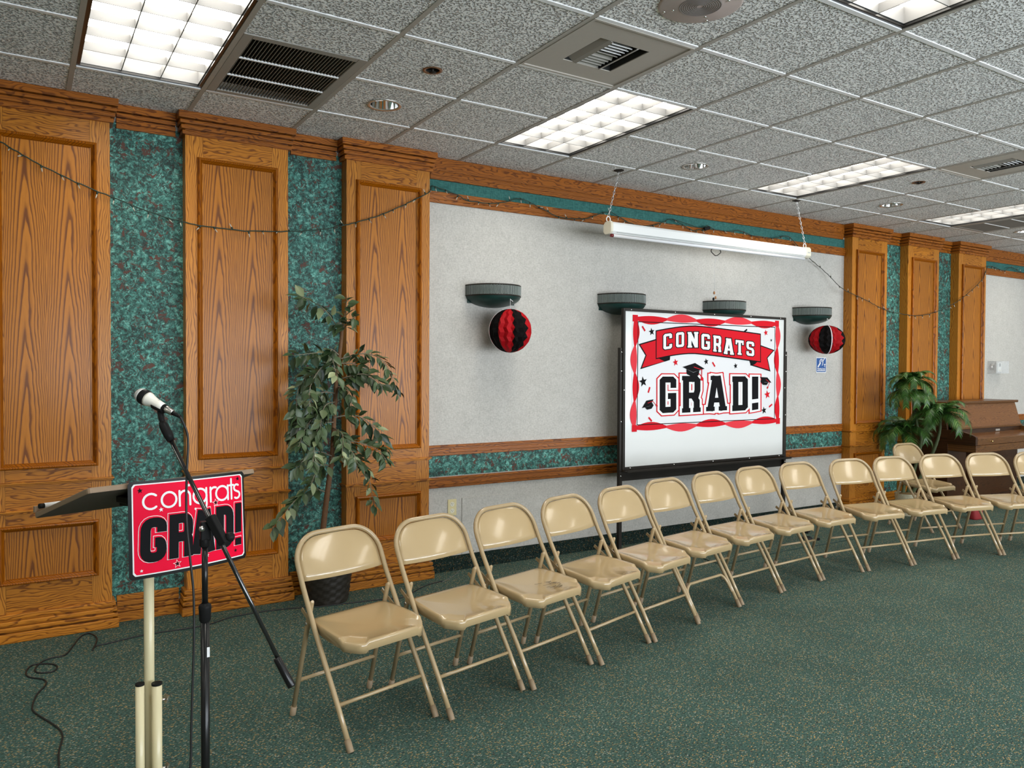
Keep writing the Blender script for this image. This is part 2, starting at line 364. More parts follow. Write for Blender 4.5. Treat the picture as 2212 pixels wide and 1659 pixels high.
# ------------------------------------------------------------------ the room
X0R, X1R, YF = -5.0, 13.6, -3.7
f = MB(); f.box(X0R, YF, -.1, X1R, YW+.12, 0); o = f.build('floor', CARPET); o['kind'] = 'structure'
wb = MB(); wb.box(X0R, YW, 0, X1R, YW+.12, ZC+.25); WBK = wb.build('wall_back', FABRIC); WBK['kind'] = 'structure'
for nm, xa, xb in (('wall_left', X0R-.12, X0R), ('wall_right', X1R, X1R+.12)):
    w = MB(); w.box(xa, YF, 0, xb, YW, ZC+.25); o = w.build(nm, FABRIC); o['kind'] = 'structure'
WIN = [(.35, 2.3), (2.5, 4.45), (4.65, 6.6), (6.8, 8.75), (8.95, 10.9), (11.1, 13.05)]
w = MB(); x = X0R
for a, b in WIN:
    w.box(x, YF-.12, 0, a, YF, ZC+.25); w.box(a, YF-.12, 0, b, YF, .40); w.box(a, YF-.12, 2.55, b, YF, ZC+.25); x = b
w.box(x, YF-.12, 0, X1R, YF, ZC+.25)
o = w.build('wall_front', FABRIC); o['kind'] = 'structure'
for k, (a, b) in enumerate(WIN):
    r = struct('window_%d' % (k+1), ((a+b)/2, YF-.06, .40)); h = (b-a)/2; fr = MB()
    for q in ((-h, -.04, 0, -h+.05, .04, 2.15), (h-.05, -.04, 0, h, .04, 2.15), (-h+.05, -.04, 0, h-.05, .04, .05), (-h+.05, -.04, 2.10, h-.05, .04, 2.15), (-.02, -.03, .05, .02, .03, 2.10)): fr.box(*q)
    fr.build('window_frame', WHITEP, r, bevel=.004)
    pn = MB(); pn.box(-h+.05, -.003, .05, h-.05, .003, 2.10); pn.build('pane', PANE, r)
    L = bpy.data.lights.new('daylight', 'AREA'); L.shape = 'RECTANGLE'; L.size = 1.95; L.size_y = 2.2; L.energy = WIN_W; L.color = (.86, .93, 1.0)
    lo = bpy.data.objects.new('daylight', L); COL.objects.link(lo); lo.location = ((a+b)/2, YF-.45, 1.35); lo.rotation_euler = (radians(118), 0, 0)

# ---- ceiling: lay-in tiles with openings for everything recessed into it
LI = [i for i in (-8, -4, 0, 4, 8, 12, 16, 20)]; LJ = [0, 4, 8]
DIFF = [(3, 2), (9, 2), (15, 2)]; GRIL = [(1, 0), (13, 0)]; DOWN = [(2, 0), (6, 0), (10, 0), (14, 0), (18, 0)]; SPR = [(2, 1), (9, 1), (16, 1)]
hole = set()
for i in LI:
    for j in LJ: hole |= {(i, j), (i, j+1)}
hole |= set(DIFF) | set(GRIL)
for i, j in GRIL: hole.add((i, j+1))
IA, IB, JA, JB = -9, 22, -1, 14
ce = MB()
def cellrect(i, j): return max(gx(i), X0R), max(gy(j+1), YF), min(gx(i+1), X1R), min(gy(j), YW)
def ringfill(mb, x0, y0, x1, y1, cx, cy, r, z, n=40):
    sq = []; ci = []
    for k in range(n):
        a = 2*pi*k/n; c, s_ = cos(a), sin(a); ci.append((cx+r*c, cy+r*s_, z))
        t = min((x1-cx)/c if c > 1e-9 else ((x0-cx)/c if c < -1e-9 else 9), (y1-cy)/s_ if s_ > 1e-9 else ((y0-cy)/s_ if s_ < -1e-9 else 9))
        sq.append((cx+c*t, cy+s_*t, z))
    mb.add(sq+ci, [(k, n+k, n+(k+1) % n, (k+1) % n) for k in range(n)])
for i in range(IA, IB):
    for j in range(JA, JB):
        x0, y0, x1, y1 = cellrect(i, j)
        if x1-x0 < .01 or y1-y0 < .01: continue
        if (i, j) in hole:
            if (i, j-1) in GRIL: ce.quad((x0, y0, ZC), (x0, gy(j)-.235, ZC), (x1, gy(j)-.235, ZC), (x1, y0, ZC))
            continue
        if (i, j) in DOWN: ringfill(ce, x0, y0, x1, y1, (x0+x1)/2, (y0+y1)/2, .078, ZC); continue
        if (i, j) in SPR: ringfill(ce, x0, y0, x1, y1, (x0+x1)/2, (y0+y1)/2, .034, ZC, 24); continue
        ce.quad((x0, y0, ZC), (x0, y1, ZC), (x1, y1, ZC), (x1, y0, ZC))
CEIL = ce.build('ceiling', TILE); CEIL['kind'] = 'structure'
pl = MB(); pl.box(X0R, YF, ZC+.25, X1R, YW, ZC+.35); pl.build('plenum_deck', DUCT, CEIL)
gr = MB()
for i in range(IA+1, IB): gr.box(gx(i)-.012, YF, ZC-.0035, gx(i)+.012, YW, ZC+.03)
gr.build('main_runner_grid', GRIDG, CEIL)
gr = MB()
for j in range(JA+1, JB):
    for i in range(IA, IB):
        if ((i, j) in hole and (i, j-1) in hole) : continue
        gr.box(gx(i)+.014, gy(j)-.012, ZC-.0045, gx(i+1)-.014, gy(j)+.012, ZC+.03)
gr.build('cross_tee_grid', GRIDW, CEIL)  # whiter than the runners, their brighter lit look painted in

# ---- ceiling lights
def make_troffer():
    r = thing('ceiling_light', 'x', 'light', group='recessed ceiling light panels')
    hw, hl = TL/2-.012, TL-.012; h = MB(); z0, z1 = .001, .085
    for (a, b, c, d) in ((-hw, -hl, -hw+.016, hl), (hw-.016, -hl, hw, hl), (-hw+.016, -hl, hw-.016, -hl+.016), (-hw+.016, hl-.016, hw-.016, hl)):
        h.box(a, b, z0, c, d, z1+.03)
    h.build('housing', BLACKM, r)
    iw, il = hw-.016, hl-.016
    lp = MB(); lp.quad((-iw, -il, z1), (-iw, il, z1), (iw, il, z1), (iw, -il, z1)); lp.build('lamp_panel', LAMP, r)
    lv = MB(); zb, zt = .012, .052; t = .0045
    for q in ((-iw, -il, .02, -iw+.003, il, z1), (iw-.003, -il, .02, iw, il, z1), (-iw, -il, .02, iw, -il+.003, z1), (-iw, il-.003, .02, iw, il, z1)): lv.box(*q)
    def blade(ax, p, a, b):
        if ax == 'x': lv.box(a, p-t/2, zb, b, p+t/2, zt)
        else: lv.box(p-t/2, a, zb, p+t/2, b, zt)
    for k in range(4): blade('y', -iw+.002+(2*iw-.004)*k/3, -il, il)
    for k in range(7): blade('x', -il+.002+(2*il-.004)*k/6, -iw, iw)
    lv.build('louver', LOUV, r)
    return r
tro = make_troffer(); first = True
LNAME = {(0,0): 'fluorescent light panel beside the large return grille, farthest left', (4,0): 'fluorescent light panel next to the square vent, above the red hanging ball',
         (8,0): 'fluorescent light panel above the right end of the projection screen', (12,0): 'fluorescent light panel at the right edge, above the three narrow wood columns',
         (4,4): 'fluorescent light panel cut off by the top edge, upper right'}
HID = {(16,4): 'far right, out of sight'}
for i in LI:
    for j in LJ:
        o = tro if first else copy_tree(tro); first = False
        o.location = (gx(i+1)-TL/2, gy(j)-TL, ZC)
        o['label'] = LNAME.get((i, j)) or 'fluorescent light panel behind the viewer in ceiling row %s' % ('near the panelled wall' if j == 0 else 'down the middle of the room' if j == 4 else 'by the windows')
# ---- return grilles
def make_grille():
    r = thing('return_grille', 'x', 'vent', group='return air grilles'); x0, x1, y0, y1 = .0, TL-.024, -.843, -.0
    fr = MB(); b = .045
    for q in ((x0, y0, -.004, x0+b, y1, .012), (x1-b, y0, -.004, x1, y1, .012), (x0+b, y0, -.004, x1-b, y0+b, .012), (x0+b, y1-b, -.004, x1-b, y1, .012)): fr.box(*q)
    fr.build('frame', VENTG, r, bevel=.003)
    d = MB(); d.box(x0+.005, y0+.005, .07, x1-.005, y1-.005, .10); d.build('duct_backing', DUCT, r)
    ix0, ix1, iy0, iy1 = x0+b, x1-b, y0+b, y1-b
    sl = MB(); n = 30
    for k in range(n):
        xx = ix0+(ix1-ix0)*(k+.5)/n; sl.obox((xx, iy0, .008), (xx, iy1, .008), .0025, .022, up=(.45, 0, 1))
    sl.build('slats', VENTG, r)
    for k in (1, 2):
        c = MB(); yy = iy0+(iy1-iy0)*k/3; c.box(ix0, yy-.007, -.005, ix1, yy+.007, .004); c.build('crossbar', GRIDW, r, bevel=.002)
    return r
g0 = make_grille(); g0.location = (gx(1)+.012, gy(0)-.012, ZC); g0['label'] = 'large dark louvred return air grille beside the leftmost ceiling light'
g1 = copy_tree(g0); g1.location = (gx(13)+.012, gy(0)-.012, ZC); g1['label'] = 'dark return air grille under the light panel at the right edge'
# ---- supply diffusers
def make_diffuser():
    r = thing('air_diffuser', 'x', 'vent', group='square supply diffusers'); h = TL/2-.012; q = .145
    p = MB()
    for b in ((-h, -h, 0, -q, h, .004), (q, -h, 0, h, h, .004), (-q, -h, 0, q, -q, .004), (-q, q, 0, q, h, .004)): p.box(*b)
    p.box(-h, -h, -.006, h, -h+.012, 0); p.box(-h, h-.012, -.006, h, h, 0); p.box(-h, -h+.012, -.006, -h+.012, h-.012, 0); p.box(h-.012, -h+.012, -.006, h, h-.012, 0)
    p.build('face_plate', PLATEG, r)
    d = MB(); d.box(-q-.01, -q-.01, .10, q+.01, q+.01, .12)
    for b in ((-q-.01, -q, .004, -q, q, .1), (q, -q, .004, q+.01, q, .1), (-q, -q-.01, .004, q, -q, .1), (-q, q, .004, q, q+.01, .1)): d.box(*b)
    d.build('duct_box', DUCT, r)
    for s in (-1, 1):
        v = MB(); pts = [(s*(q-.005), .055), (s*(q-.03), .02), (s*(q-.055), .004), (s*(q-.075), -.004)]
        for (a, za), (b, zb) in zip(pts, pts[1:]): v.obox((a, 0, za), (b, 0, zb), 2*q-.006, .003)
        v.build('deflector_blade', VENTG, r)
    for k in range(11):
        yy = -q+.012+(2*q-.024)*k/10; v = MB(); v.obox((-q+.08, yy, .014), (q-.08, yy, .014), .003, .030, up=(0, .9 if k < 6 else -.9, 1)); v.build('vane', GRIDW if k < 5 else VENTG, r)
    return r
d0 = make_diffuser()
for k, (i, j) in enumerate(DIFF):
    o = d0 if k == 0 else copy_tree(d0); o.location = (gx(i)+TL/2, gy(j)-TL/2, ZC)
    o['label'] = ['square beige supply vent plate with open louvres near the top centre of the ceiling', 'square beige supply vent plate at the right edge of the ceiling', 'square beige supply vent plate beyond the right edge of the view'][k]
# ---- recessed downlights
def make_down():
    r = thing('downlight', 'x', 'light', group='recessed downlights')
    t = MB(); t.lathe([(.078, .0), (.080, -.004), (.095, -.006), (.098, -.002), (.097, 0.0)], n=40); t.build('trim_ring', plain('nickel_trim', (.62,.60,.56), .25, metal=.8), r)
    c = MB(); c.lathe([(.078, 0), (.072, .045), (.060, .085), (.045, .11), (.0, .112)], n=40); c.build('reflector', CHROME, r)
    b = MB(); b.lathe([(0, .045), (.018, .05), (.030, .07), (.030, .09), (.02, .108)], n=24); b.build('bulb', WHITEP, r)
    return r
dn = make_down()
for k, (i, j) in enumerate(DOWN):
    o = dn if k == 0 else copy_tree(dn); o.location = (gx(i)+TL/2, gy(j)-TL/2, ZC)
    o['label'] = ['round chrome downlight between the large return grille and the wood columns, leftmost', 'round chrome downlight above the hanging projection screen', 'round chrome downlight above the first narrow wood column right of the whiteboard', 'round chrome downlight cut off at the right edge below the dark grille', 'round chrome downlight beyond the right edge of the view'][k]
# ---- sprinkler heads
def make_spr():
    r = thing('sprinkler', 'x', 'sprinkler', group='ceiling sprinklers')
    c = MB(); c.lathe([(.034, 0), (.036, -.003), (.048, -.004), (.050, 0)], n=24); c.build('escutcheon', plain('copper_ring', (.30,.17,.10), .35, metal=.8), r)
    c = MB(); c.lathe([(.034, 0), (.033, .06), (0, .06)], n=24); c.build('recess_cup', DUCT, r)
    c = MB(); c.lathe([(.006, .06), (.009, .02), (.006, -.004), (.004, -.012)], n=12); c.lathe([(0, -.014), (.018, -.013), (.018, -.011), (0, -.0105)], n=16); c.build('sprinkler_head', DARKM, r)
    return r
sp = make_spr()
for k, (i, j) in enumerate(SPR):
    o = sp if k == 0 else copy_tree(sp); o.location = (gx(i)+TL/2, gy(j)-TL/2, ZC)
    o['label'] = ['small dark sprinkler head in the tile between the large return grille and the square vent', 'small dark sprinkler head in a tile right of the third light panel', 'small sprinkler head beyond the right edge of the view'][k]
# ---- loudspeaker
r = thing('ceiling_speaker', 'round pinkish beige loudspeaker in the ceiling at the top edge of the view', 'speaker', (gx(3)+TL/2-.008, gy(3)-TL/2-.01, ZC))
c = MB(); c.lathe([(.0, -.010), (.09, -.010), (.098, -.007), (.16, -.007), (.168, -.004), (.170, 0)], n=48); c.build('cover_plate', plain('pinkish_beige_steel', (.47,.385,.355), .4), r)
c = MB()
for k in range(9): c.lathe([(.012+.0085*k, -.0105), (.015+.0085*k, -.0125), (.018+.0085*k, -.0105)], n=40)
c.build('speaker_mesh', plain('speaker_mesh_grey', (.25,.215,.205), .5), r)
for k in range(4):
    a = .6+k*pi/2
    for rr in (.112, .150):
        s_ = MB(); s_.lathe([(.0, -.011), (.005, -.010), (.006, -.007)], (rr*cos(a), rr*sin(a), 0), n=10); s_.build('screw', CHROME, r)

# ------------------------------------------------------------------ wall trim
def bands(mb, x0, x1, yf, yb, steps, m=0):           # stack of ridges, each box (z0,z1,protrusion), wrapping the ends
    for z0, z1, p in steps: mb.box(x0-p, yf-p, z0, x1+p, yb, z1, m)
BASE = [(0, .052, .032), (.060, .083, .028), (.091, .114, .024), (.122, .15, .018), (0, .146, .004)]
CROWN = [(2.912, 2.953, .042), (2.883, 2.905, .034), (2.853, 2.876, .027), (2.822, 2.846, .019), (2.83, 2.95, .004)]
def frame_moulding(mb, x0, x1, z0, z1, prof, m=0):
    L = []
    for o_, d in prof: L += [[(x0+o_, -d, z0+o_), (x1-o_, -d, z0+o_), (x1-o_, -d, z1-o_), (x0+o_, -d, z1-o_)]]
    vs = [v for l in L for v in l]; fs = []
    for k in range(len(L)-1):
        for q in range(4): fs.append((k*4+q, k*4+(q+1) % 4, k*4+4+(q+1) % 4, k*4+4+q))
    mb.add(vs, fs, m)
PROF = [(0, -.003), (0, .010), (.003, .020), (.009, .024), (.015, .021), (.021, .011), (.027, .004), (.031, -.006)]
def make_pilaster():
    r = struct('trim_1'); h = .3; D = YW-YP
    b = MB()                                          # stiles, rails, sides
    w = .068
    for s in (-1, 1):
        b.quad((s*h, 0, .1), (s*(h-w-.03), 0, .1), (s*(h-w-.03), 0, 2.86), (s*h, 0, 2.86), 0)
        b.quad((s*h, 0, .1), (s*h, D, .1), (s*h, D, 2.86), (s*h, 0, 2.86), 0)
    b.build('pilaster_stiles', OAK_V, r)
    b = MB(); i_ = h-w-.03
    for z0, z1 in ((.1, .315), (.603, .69), (.69, .84), (.84, .93), (2.685, 2.86)):
        b.box(-i_+.0008, -.0004, z0, i_-.0008, .01, z1-.0006)
    b.build('pilaster_rails', OAK_H, r)
    for nm, z0, z1 in (('upper_panel', .915, 2.70), ('lower_panel', .302, .615)):
        p = MB(); p.box(-h+w+.028, .006, z0+.028, h-w-.028, .012, z1-.028); pp = p.build(nm, OAK_P, r)
        fm = MB(); frame_moulding(fm, -h+w-.003, h-w+.003, z0, z1, PROF); fm.build('panel_moulding', OAK_M, pp)
    bs = MB(); bands(bs, -h, h, 0, D, BASE); bs.build('base_moulding', OAK_H, r, bevel=.005, seg=2)
    cs = MB(); bands(cs, -h, h, 0, D, CROWN); cs.build('crown_moulding', OAK_R, r, bevel=.004, seg=2)
    for z in (.838, .688):
        c = MB(); c.box(-h-.013, -.021, z, h+.013, D, z+.010); c.box(-h-.006, -.009, z-.010, h+.006, D, z); c.build('ledge_moulding', OAK_H, r, bevel=.0025)
    return r
PX = [.126, 1.120, 2.1015, 7.4625, 8.447, 9.4595]
pl0 = make_pilaster()
for k, x in enumerate(PX):
    o = pl0 if k == 0 else copy_tree(pl0); o.location = (x, YP, 0); o.name = 'trim_%d' % (k+1); o['kind'] = 'structure'
# strips of patina wallpaper between the columns
def cover(x0, x1, z0, z1, m, nm, y=.003):
    c = MB(); c.box(x0, YW-y, z0, x1, YW-.0002, z1); return c.build(nm, m, WBK)
tn = len(PX)
def trimobj(mb, mats, bevel=.004):
    global tn
    tn += 1; o = mb.build('trim_%d' % tn, mats, bevel=bevel); o['kind'] = 'structure'; return o
for x0, x1 in ((X0R, PX[0]-.3), (PX[0]+.3, PX[1]-.3), (PX[1]+.3, PX[2]-.3), (PX[3]+.3, PX[4]-.3), (PX[4]+.3, PX[5]-.3)):
    cover(x0, x1, .1, 2.86, VERD, 'patina_wallpaper')
    a = x0 if x0 < -2 else x0+.031
    m = MB()
    for z0, z1, p in BASE: m.box(a, YW-p, z0, x1-.031, YW, z1)
    trimobj(m, OAK_H)
    m = MB()
    for z0, z1, p in CROWN: m.box(a+.009, YW-p, z0, x1-.041, YW, z1)
    trimobj(m, OAK_R)
for sect, (x0, x1) in enumerate(((PX[2]+.3, PX[3]-.3), (PX[5]+.3, X1R))):
    xe = x1-.042 if sect == 0 else x1
    cover(x0, x1, 2.715, 2.805, TEALF, 'teal_border'); cover(x0, x1, .692, .842, VERD, 'patina_border')
    m = MB(); m.box(x0+.041, YW-.022, 2.80, xe, YW, 2.954-.001); m.box(x0+.041, YW-.032, 2.86, xe, YW, 2.953); m.box(x0+.041, YW-.027, 2.828, xe, YW, 2.855); trimobj(m, OAK_R)
    m = MB(); m.box(x0, YW-.016, 2.637, x1, YW, 2.718); m.box(x0, YW-.021, 2.66, x1, YW, 2.695); trimobj(m, OAK_R)
    for z0 in (.84, .61):
        m = MB(); m.box(x0+.015, YW-.014, z0, x1-.015 if sect == 0 else x1, YW, z0+.076); m.box(x0+.015, YW-.024, z0+.060, x1-.015 if sect == 0 else x1, YW, z0+.072); m.box(x0+.015, YW-.020, z0+.020, x1-.015 if sect == 0 else x1, YW, z0+.046); trimobj(m, OAK_R, .003)
    m = MB(); m.box(x0+.031, YW-.012, 0, x1-.031 if sect == 0 else x1, YW, .108); o = m.build('baseboard_%s' % ('back' if sect == 0 else 'back_right'), CBASE); o['kind'] = 'structure'
# ------------------------------------------------------------------ folding chairs
def outline(pts, rad, n=5):                          # rounded 2D polygon
    out = []; k = len(pts)
    for i in range(k):
        p = Vector(pts[i]); a = (Vector(pts[i-1])-p); b = (Vector(pts[(i+1) % k])-p); r = rad[i] if isinstance(rad, (list, tuple)) else rad
        da = min(r, a.length*.48); db = min(r, b.length*.48); A = p+a.normalized()*da; B = p+b.normalized()*db
        for q in range(n+1):
            t = q/n; out.append((1-t)**2*A+2*t*(1-t)*p+t*t*B)
    return out
def make_chair(curved=False):
    r = thing('folding_chair', 'x', 'chair', group='tan folding chairs')
    yo = .22; tr = .0108
    side = [(.213, 0+yo, .012), (.2125, -.083+yo, .152), (.212, -.25+yo, .415), (.210, -.337+yo, .565)]
    d0_ = Vector((0, -.337+yo, .565)); dv = Vector((0, -.094, .194)); Ls = dv.length; dv.normalize()
    def bp(x, s, dep=0): return d0_+dv*s+Vector((x, 0, 0))+Vector((0, dv.z, -dv.y))*dep
    R_ = .125; top = Ls
    archp = [bp(.210, s) for s in (.03, .06, top-R_)]+[bp(.085+R_*cos(a), top-R_+R_*sin(a)) for a in [pi/2*k/9 for k in range(1, 10)]]
    half = [Vector(p) for p in side]+archp
    path = half+[Vector((-p.x, p.y, p.z)) for p in reversed(half)]
    m = MB(); m.tube(path, tr, 12); fr = m.build('frame', CHAIRT, r)
    for s in (-1, 1):
        c = MB(); a = Vector((s*.213, yo+.006, 0)); b = Vector((s*.213, yo-.018, .042)); c.tube([a, a*.97+b*.03, b], [.0125, .0135, .0128], 12); c.build('foot_cap', FOOT, fr)
    for s in (-1, 1):
        m = MB(); m.tube([(s*.193, -.292+yo, .512), (s*.193, -.30+yo, .506), (s*.196, -.44+yo, .012)], [.006, .0105, .0105], 12); lg = m.build('rear_leg', CHAIRT, r)
        c = MB(); c.tube([(s*.196, -.443+yo, 0), (s*.196, -.442+yo, .004), (s*.1955, -.431+yo, .042)], [.0125, .0132, .0126], 12); c.build('foot_cap', FOOT, lg)
        c = MB(); c.tube([(s*.193-.014, -.326+yo, .416), (s*.193+.014, -.326+yo, .416)], .006, 10); c.build('rivet', STEEL, lg)
        m = MB(); m.obox((s*.2035, -.358+yo, .470), (s*.2035, -.252+yo, .405), .004, .016, up=(0, .6, 1)); m.build('hinge_link', CHAIRT, r)
    m = MB()
    if curved:
        pts = [(-.207, -.045+yo, .085), (-.200, -.085+yo, .150), (-.165, -.098+yo, .185), (-.12, -.100+yo, .188), (.12, -.100+yo, .188), (.165, -.098+yo, .185), (.200, -.085+yo, .150), (.207, -.045+yo, .085)]
        m.tube(smooth(pts, 5), .0085, 10)
    else: m.tube([(-.213, -.086+yo, .152), (.213, -.086+yo, .152)], .0078, 10)
    m.build('front_stretcher', CHAIRT, r)
    m = MB(); m.tube([(-.196, -.397+yo, .160), (.196, -.397+yo, .160)], .0078, 10); m.build('rear_stretcher', CHAIRT, r)
    # pressed steel seat
    ol = outline([(-.186, -.325+yo), (.186, -.325+yo), (.204, -.18+yo), (.206, -.075+yo), (.150, -.006+yo), (-.150, -.006+yo), (-.206, -.075+yo), (-.204, -.17+yo)], [.03, .03, .05, .03, .028, .028, .03, .05], 5)
    cx, cy = 0, -.155+yo; n = len(ol); rings = []
    def zt(y): return .432-.028*max(0, min(1, (y-yo+.305)/.30))**1.3
    for sc_, dz in ((1.0, -.038), (1.0, -.010), (.992, -.003), (.975, 0), (.90, -.001), (.80, -.005), (.6, -.011), (.35, -.015), (.0, -.016)):
        rings.append([(p.x*sc_, cy+(p.y-cy)*sc_, zt(cy+(p.y-cy)*sc_)+dz-(.010 if (abs(p.x) > .13 and p.y > .14 and sc_ > .85) else 0)) for p in ol])
    rings = [[(x*.955, cy+(y-cy)*.955, z) for x, y, z in rings[1]]]+[[(x*.96, cy+(y-cy)*.96, z) for x, y, z in rings[0]]]+rings
    m = MB(); vs = [v for q in rings for v in q]
    m.add(vs, [(a*n+j, a*n+(j+1) % n, (a+1)*n+(j+1) % n, (a+1)*n+j) for a in range(len(rings)-1) for j in range(n)], 0, True)
    m.build('seat', CHAIR, r)
    # back rest panel inside the arch, slightly dished
    m = MB(); nx, ns = 20, 10; vs = []
    def halfw(s):
        e = s-(top-R_); wi = .210-.0125
        return wi if e <= 0 else .085+sqrt(max((R_-.0125)**2-e*e, 0))
    s0, s1 = .022, top-.0125
    for a in range(ns+1):
        s = s0+(s1-s0)*sin(a/ns*pi/2)
        for q in range(nx+1):
            u = -1+2*q/nx; x = u*halfw(s); low = -.010*(1-u*u)*(1-a/ns)
            vs.append(bp(x, s+low, -.004+.020*(1-u*u)*(.35+.65*(1-((s-s0)/(s1-s0))**2))))
    m.add(vs, [(a*(nx+1)+q, a*(nx+1)+q+1, (a+1)*(nx+1)+q+1, (a+1)*(nx+1)+q) for a in range(ns) for q in range(nx)], 0, True)
    m.build('backrest', CHAIR, r, solid=.0025)
    return r
A_, B_ = make_chair(False), make_chair(True)
FT = [((756,1625),(940,1548)), ((972,1556),(1130,1490)), ((1150,1491),(1277.8,1434.6)), ((1299.5,1436.5),(1400.7,1389.4)), ((1414.5,1386.9),(1508,1348)),
      ((1509.5,1342),(1595,1311.7)), ((1602.5,1307),(1686.4,1281)), ((1693.7,1277),(1771.4,1255.6)), ((1777.6,1253),(1863.4,1236)), ((1875,1234),(1970,1222.3)),
      ((1974,1220.5),(2062.6,1209)), ((2070.4,1207),(2158.9,1199.7)), ((2169.8,1199.7),(2261,1194)), ((2272,1193),(2365,1190))]
CL = ['tan metal folding chair nearest the microphone stand, first of the curved row', 'tan folding chair, second from the microphone stand, before the third wood column',
      'tan folding chair with dark scuff marks on its seat, third from the microphone stand', 'tan folding chair, fourth from the microphone stand, just left of the whiteboard stand',
      'tan folding chair standing directly before the left leg of the whiteboard stand', 'tan folding chair whose front legs are joined by a curved brace, below the whiteboard',
      'tan folding chair just right of the one with the curved brace, below the whiteboard', 'tan folding chair below the right half of the whiteboard, eighth of the row',
      'tan folding chair below the right edge of the whiteboard, ninth of the row', 'tan folding chair just before the first narrow column right of the whiteboard, tenth in row',
      'tan folding chair before the narrow columns, eleventh, left of the lone chair behind', 'tan folding chair right in front of the lone chair by the palm, twelfth',
      'tan folding chair before the keyboard end of the piano, thirteenth of the row', 'tan folding chair cut off by the right edge of the view, last of the row']
usedA = usedB = False
def place_chair(proto, used, M2, fw, label):
    o = copy_tree(proto) if used else proto
    o.location = (M2.x-fw.x*.22, M2.y-fw.y*.22, 0); o.rotation_euler = (0, 0, atan2(-fw.x, fw.y)); o['label'] = label; return o
for k, (a, b) in enumerate(FT):
    A = atz(*a); B = atz(*b); w = (B-A).normalized(); fw = Vector((w.y, -w.x, 0))
    if k == 5: place_chair(B_, usedB, (A+B)/2, fw, CL[k]); usedB = True
    else: ch = place_chair(A_, usedA, (A+B)/2, fw, CL[k]); usedA = True
    if k == 2: scuff_chair = ch
A = atz(2012.5, 1151.7); B = atz(2075.5, 1141.5); w = (B-A).normalized(); fw = Vector((w.y, -w.x, 0))
place_chair(A_, True, (A+B)/2, fw, 'lone tan folding chair standing behind the row beside the palm plant')
# scuffs on one seat
m = MB(); rs = random.Random(4)
for k in range(26):
    x = -.11+.09*rs.random()+.04*rs.gauss(0, 1)*.3; y = .06+.08*rs.random(); a = rs.uniform(-.5, .5); L = rs.uniform(.01, .045)
    z = .4175-.028*0
    m.obox((x, y, 0), (x+L*cos(a), y+L*sin(a), 0), rs.uniform(.0012, .003), .0006)
def seat_z(x, y):
    yo = .22; return .432-.028*max(0, min(1, (y-yo+.305)/.30))**1.3-.009
m.v = [(x, y, z+seat_z(x, y)+.0005) for x, y, z in m.v]
so = [c for c in scuff_chair.children if c.name.startswith('seat')][0]
m.build('scuff_marks', plain('dark_scuff', (.12,.085,.04), .6), so)

# ------------------------------------------------------------------ whiteboard on its stand
YB = 4.745; bx0, bx1, bz0, bz1 = 4.035, 5.930, .690, 1.925
r = thing('whiteboard', 'large white board in a dark metal frame on legs, holding the graduation banner', 'whiteboard', ((bx0+bx1)/2, YB, 0)); OB = r.location.copy()
m = MB(); m.box(bx0, YB, bz0, bx1, YB+.012, bz1); m.build('board_panel', BOARD, r, off=OB)
m = MB(); fw_ = .022
for q in ((bx0-fw_, YB-.008, bz0-fw_, bx0, YB+.022, bz1+fw_), (bx1, YB-.008, bz0-fw_, bx1+fw_, YB+.022, bz1+fw_), (bx0, YB-.008, bz1, bx1, YB+.022, bz1+fw_), (bx0, YB-.008, bz0-fw_, bx1, YB+.022, bz0)): m.box(*q)
fo = m.build('frame', DARKM, r, off=OB, bevel=.003)
for k, (x, z) in enumerate([(bx0+(bx1-bx0)*t, zz) for t in (.03, .28, .52, .76, .97) for zz in (bz0-.011, bz1+.011)]+[(xx, 1.3) for xx in (bx0-.011, bx1+.011)]):
    s_ = MB(); s_.lathe([(0, -.012), (.005, -.011), (.006, -.008)], (x, YB, z), n=8, axis='y'); s_.build('screw', CHROME, fo, off=OB)
m = MB(); m.box(bx0-.03, YB-.075, bz0-.034, bx1+.03, YB-.008, bz0-.026); m.box(bx0-.03, YB-.078, bz0-.034, bx1+.03, YB-.073, bz0-.018); m.build('marker_tray', DARKM, r, off=OB)
m = MB(); m.box(bx0-.02, YB+.024, bz0-.115, bx1+.02, YB+.05, bz0-.035); m.build('cross_rail', DARKM, r, off=OB, bevel=.003)
for x in (bx0-.045, bx1+.022):
    m = MB(); m.box(x, YB+.002, .035, x+.030, YB+.034, 1.635); lg = m.build('leg', DARKM, r, off=OB, bevel=.003)
    m = MB(); m.box(x-.002, YB-.27, .012, x+.032, YB+.225, .042); ft = m.build('foot', DARKM, r, off=OB, bevel=.004)
    for yy in (YB-.24, YB+.195):
        c = MB(); c.lathe([(0, 0), (.016, 0), (.018, .004), (.016, .012), (0, .0125)], (x+.015, yy, 0), n=14); c.build('foot_pad', BLACK, ft, off=OB)
    for zz in (.62, 1.05, 1.45, 1.60):
        s_ = MB(); s_.lathe([(0, -.004), (.006, -.003), (.007, 0)], (x+.015, YB+.002, zz), n=8, axis='y'); s_.build('bolt', CHROME, lg, off=OB)

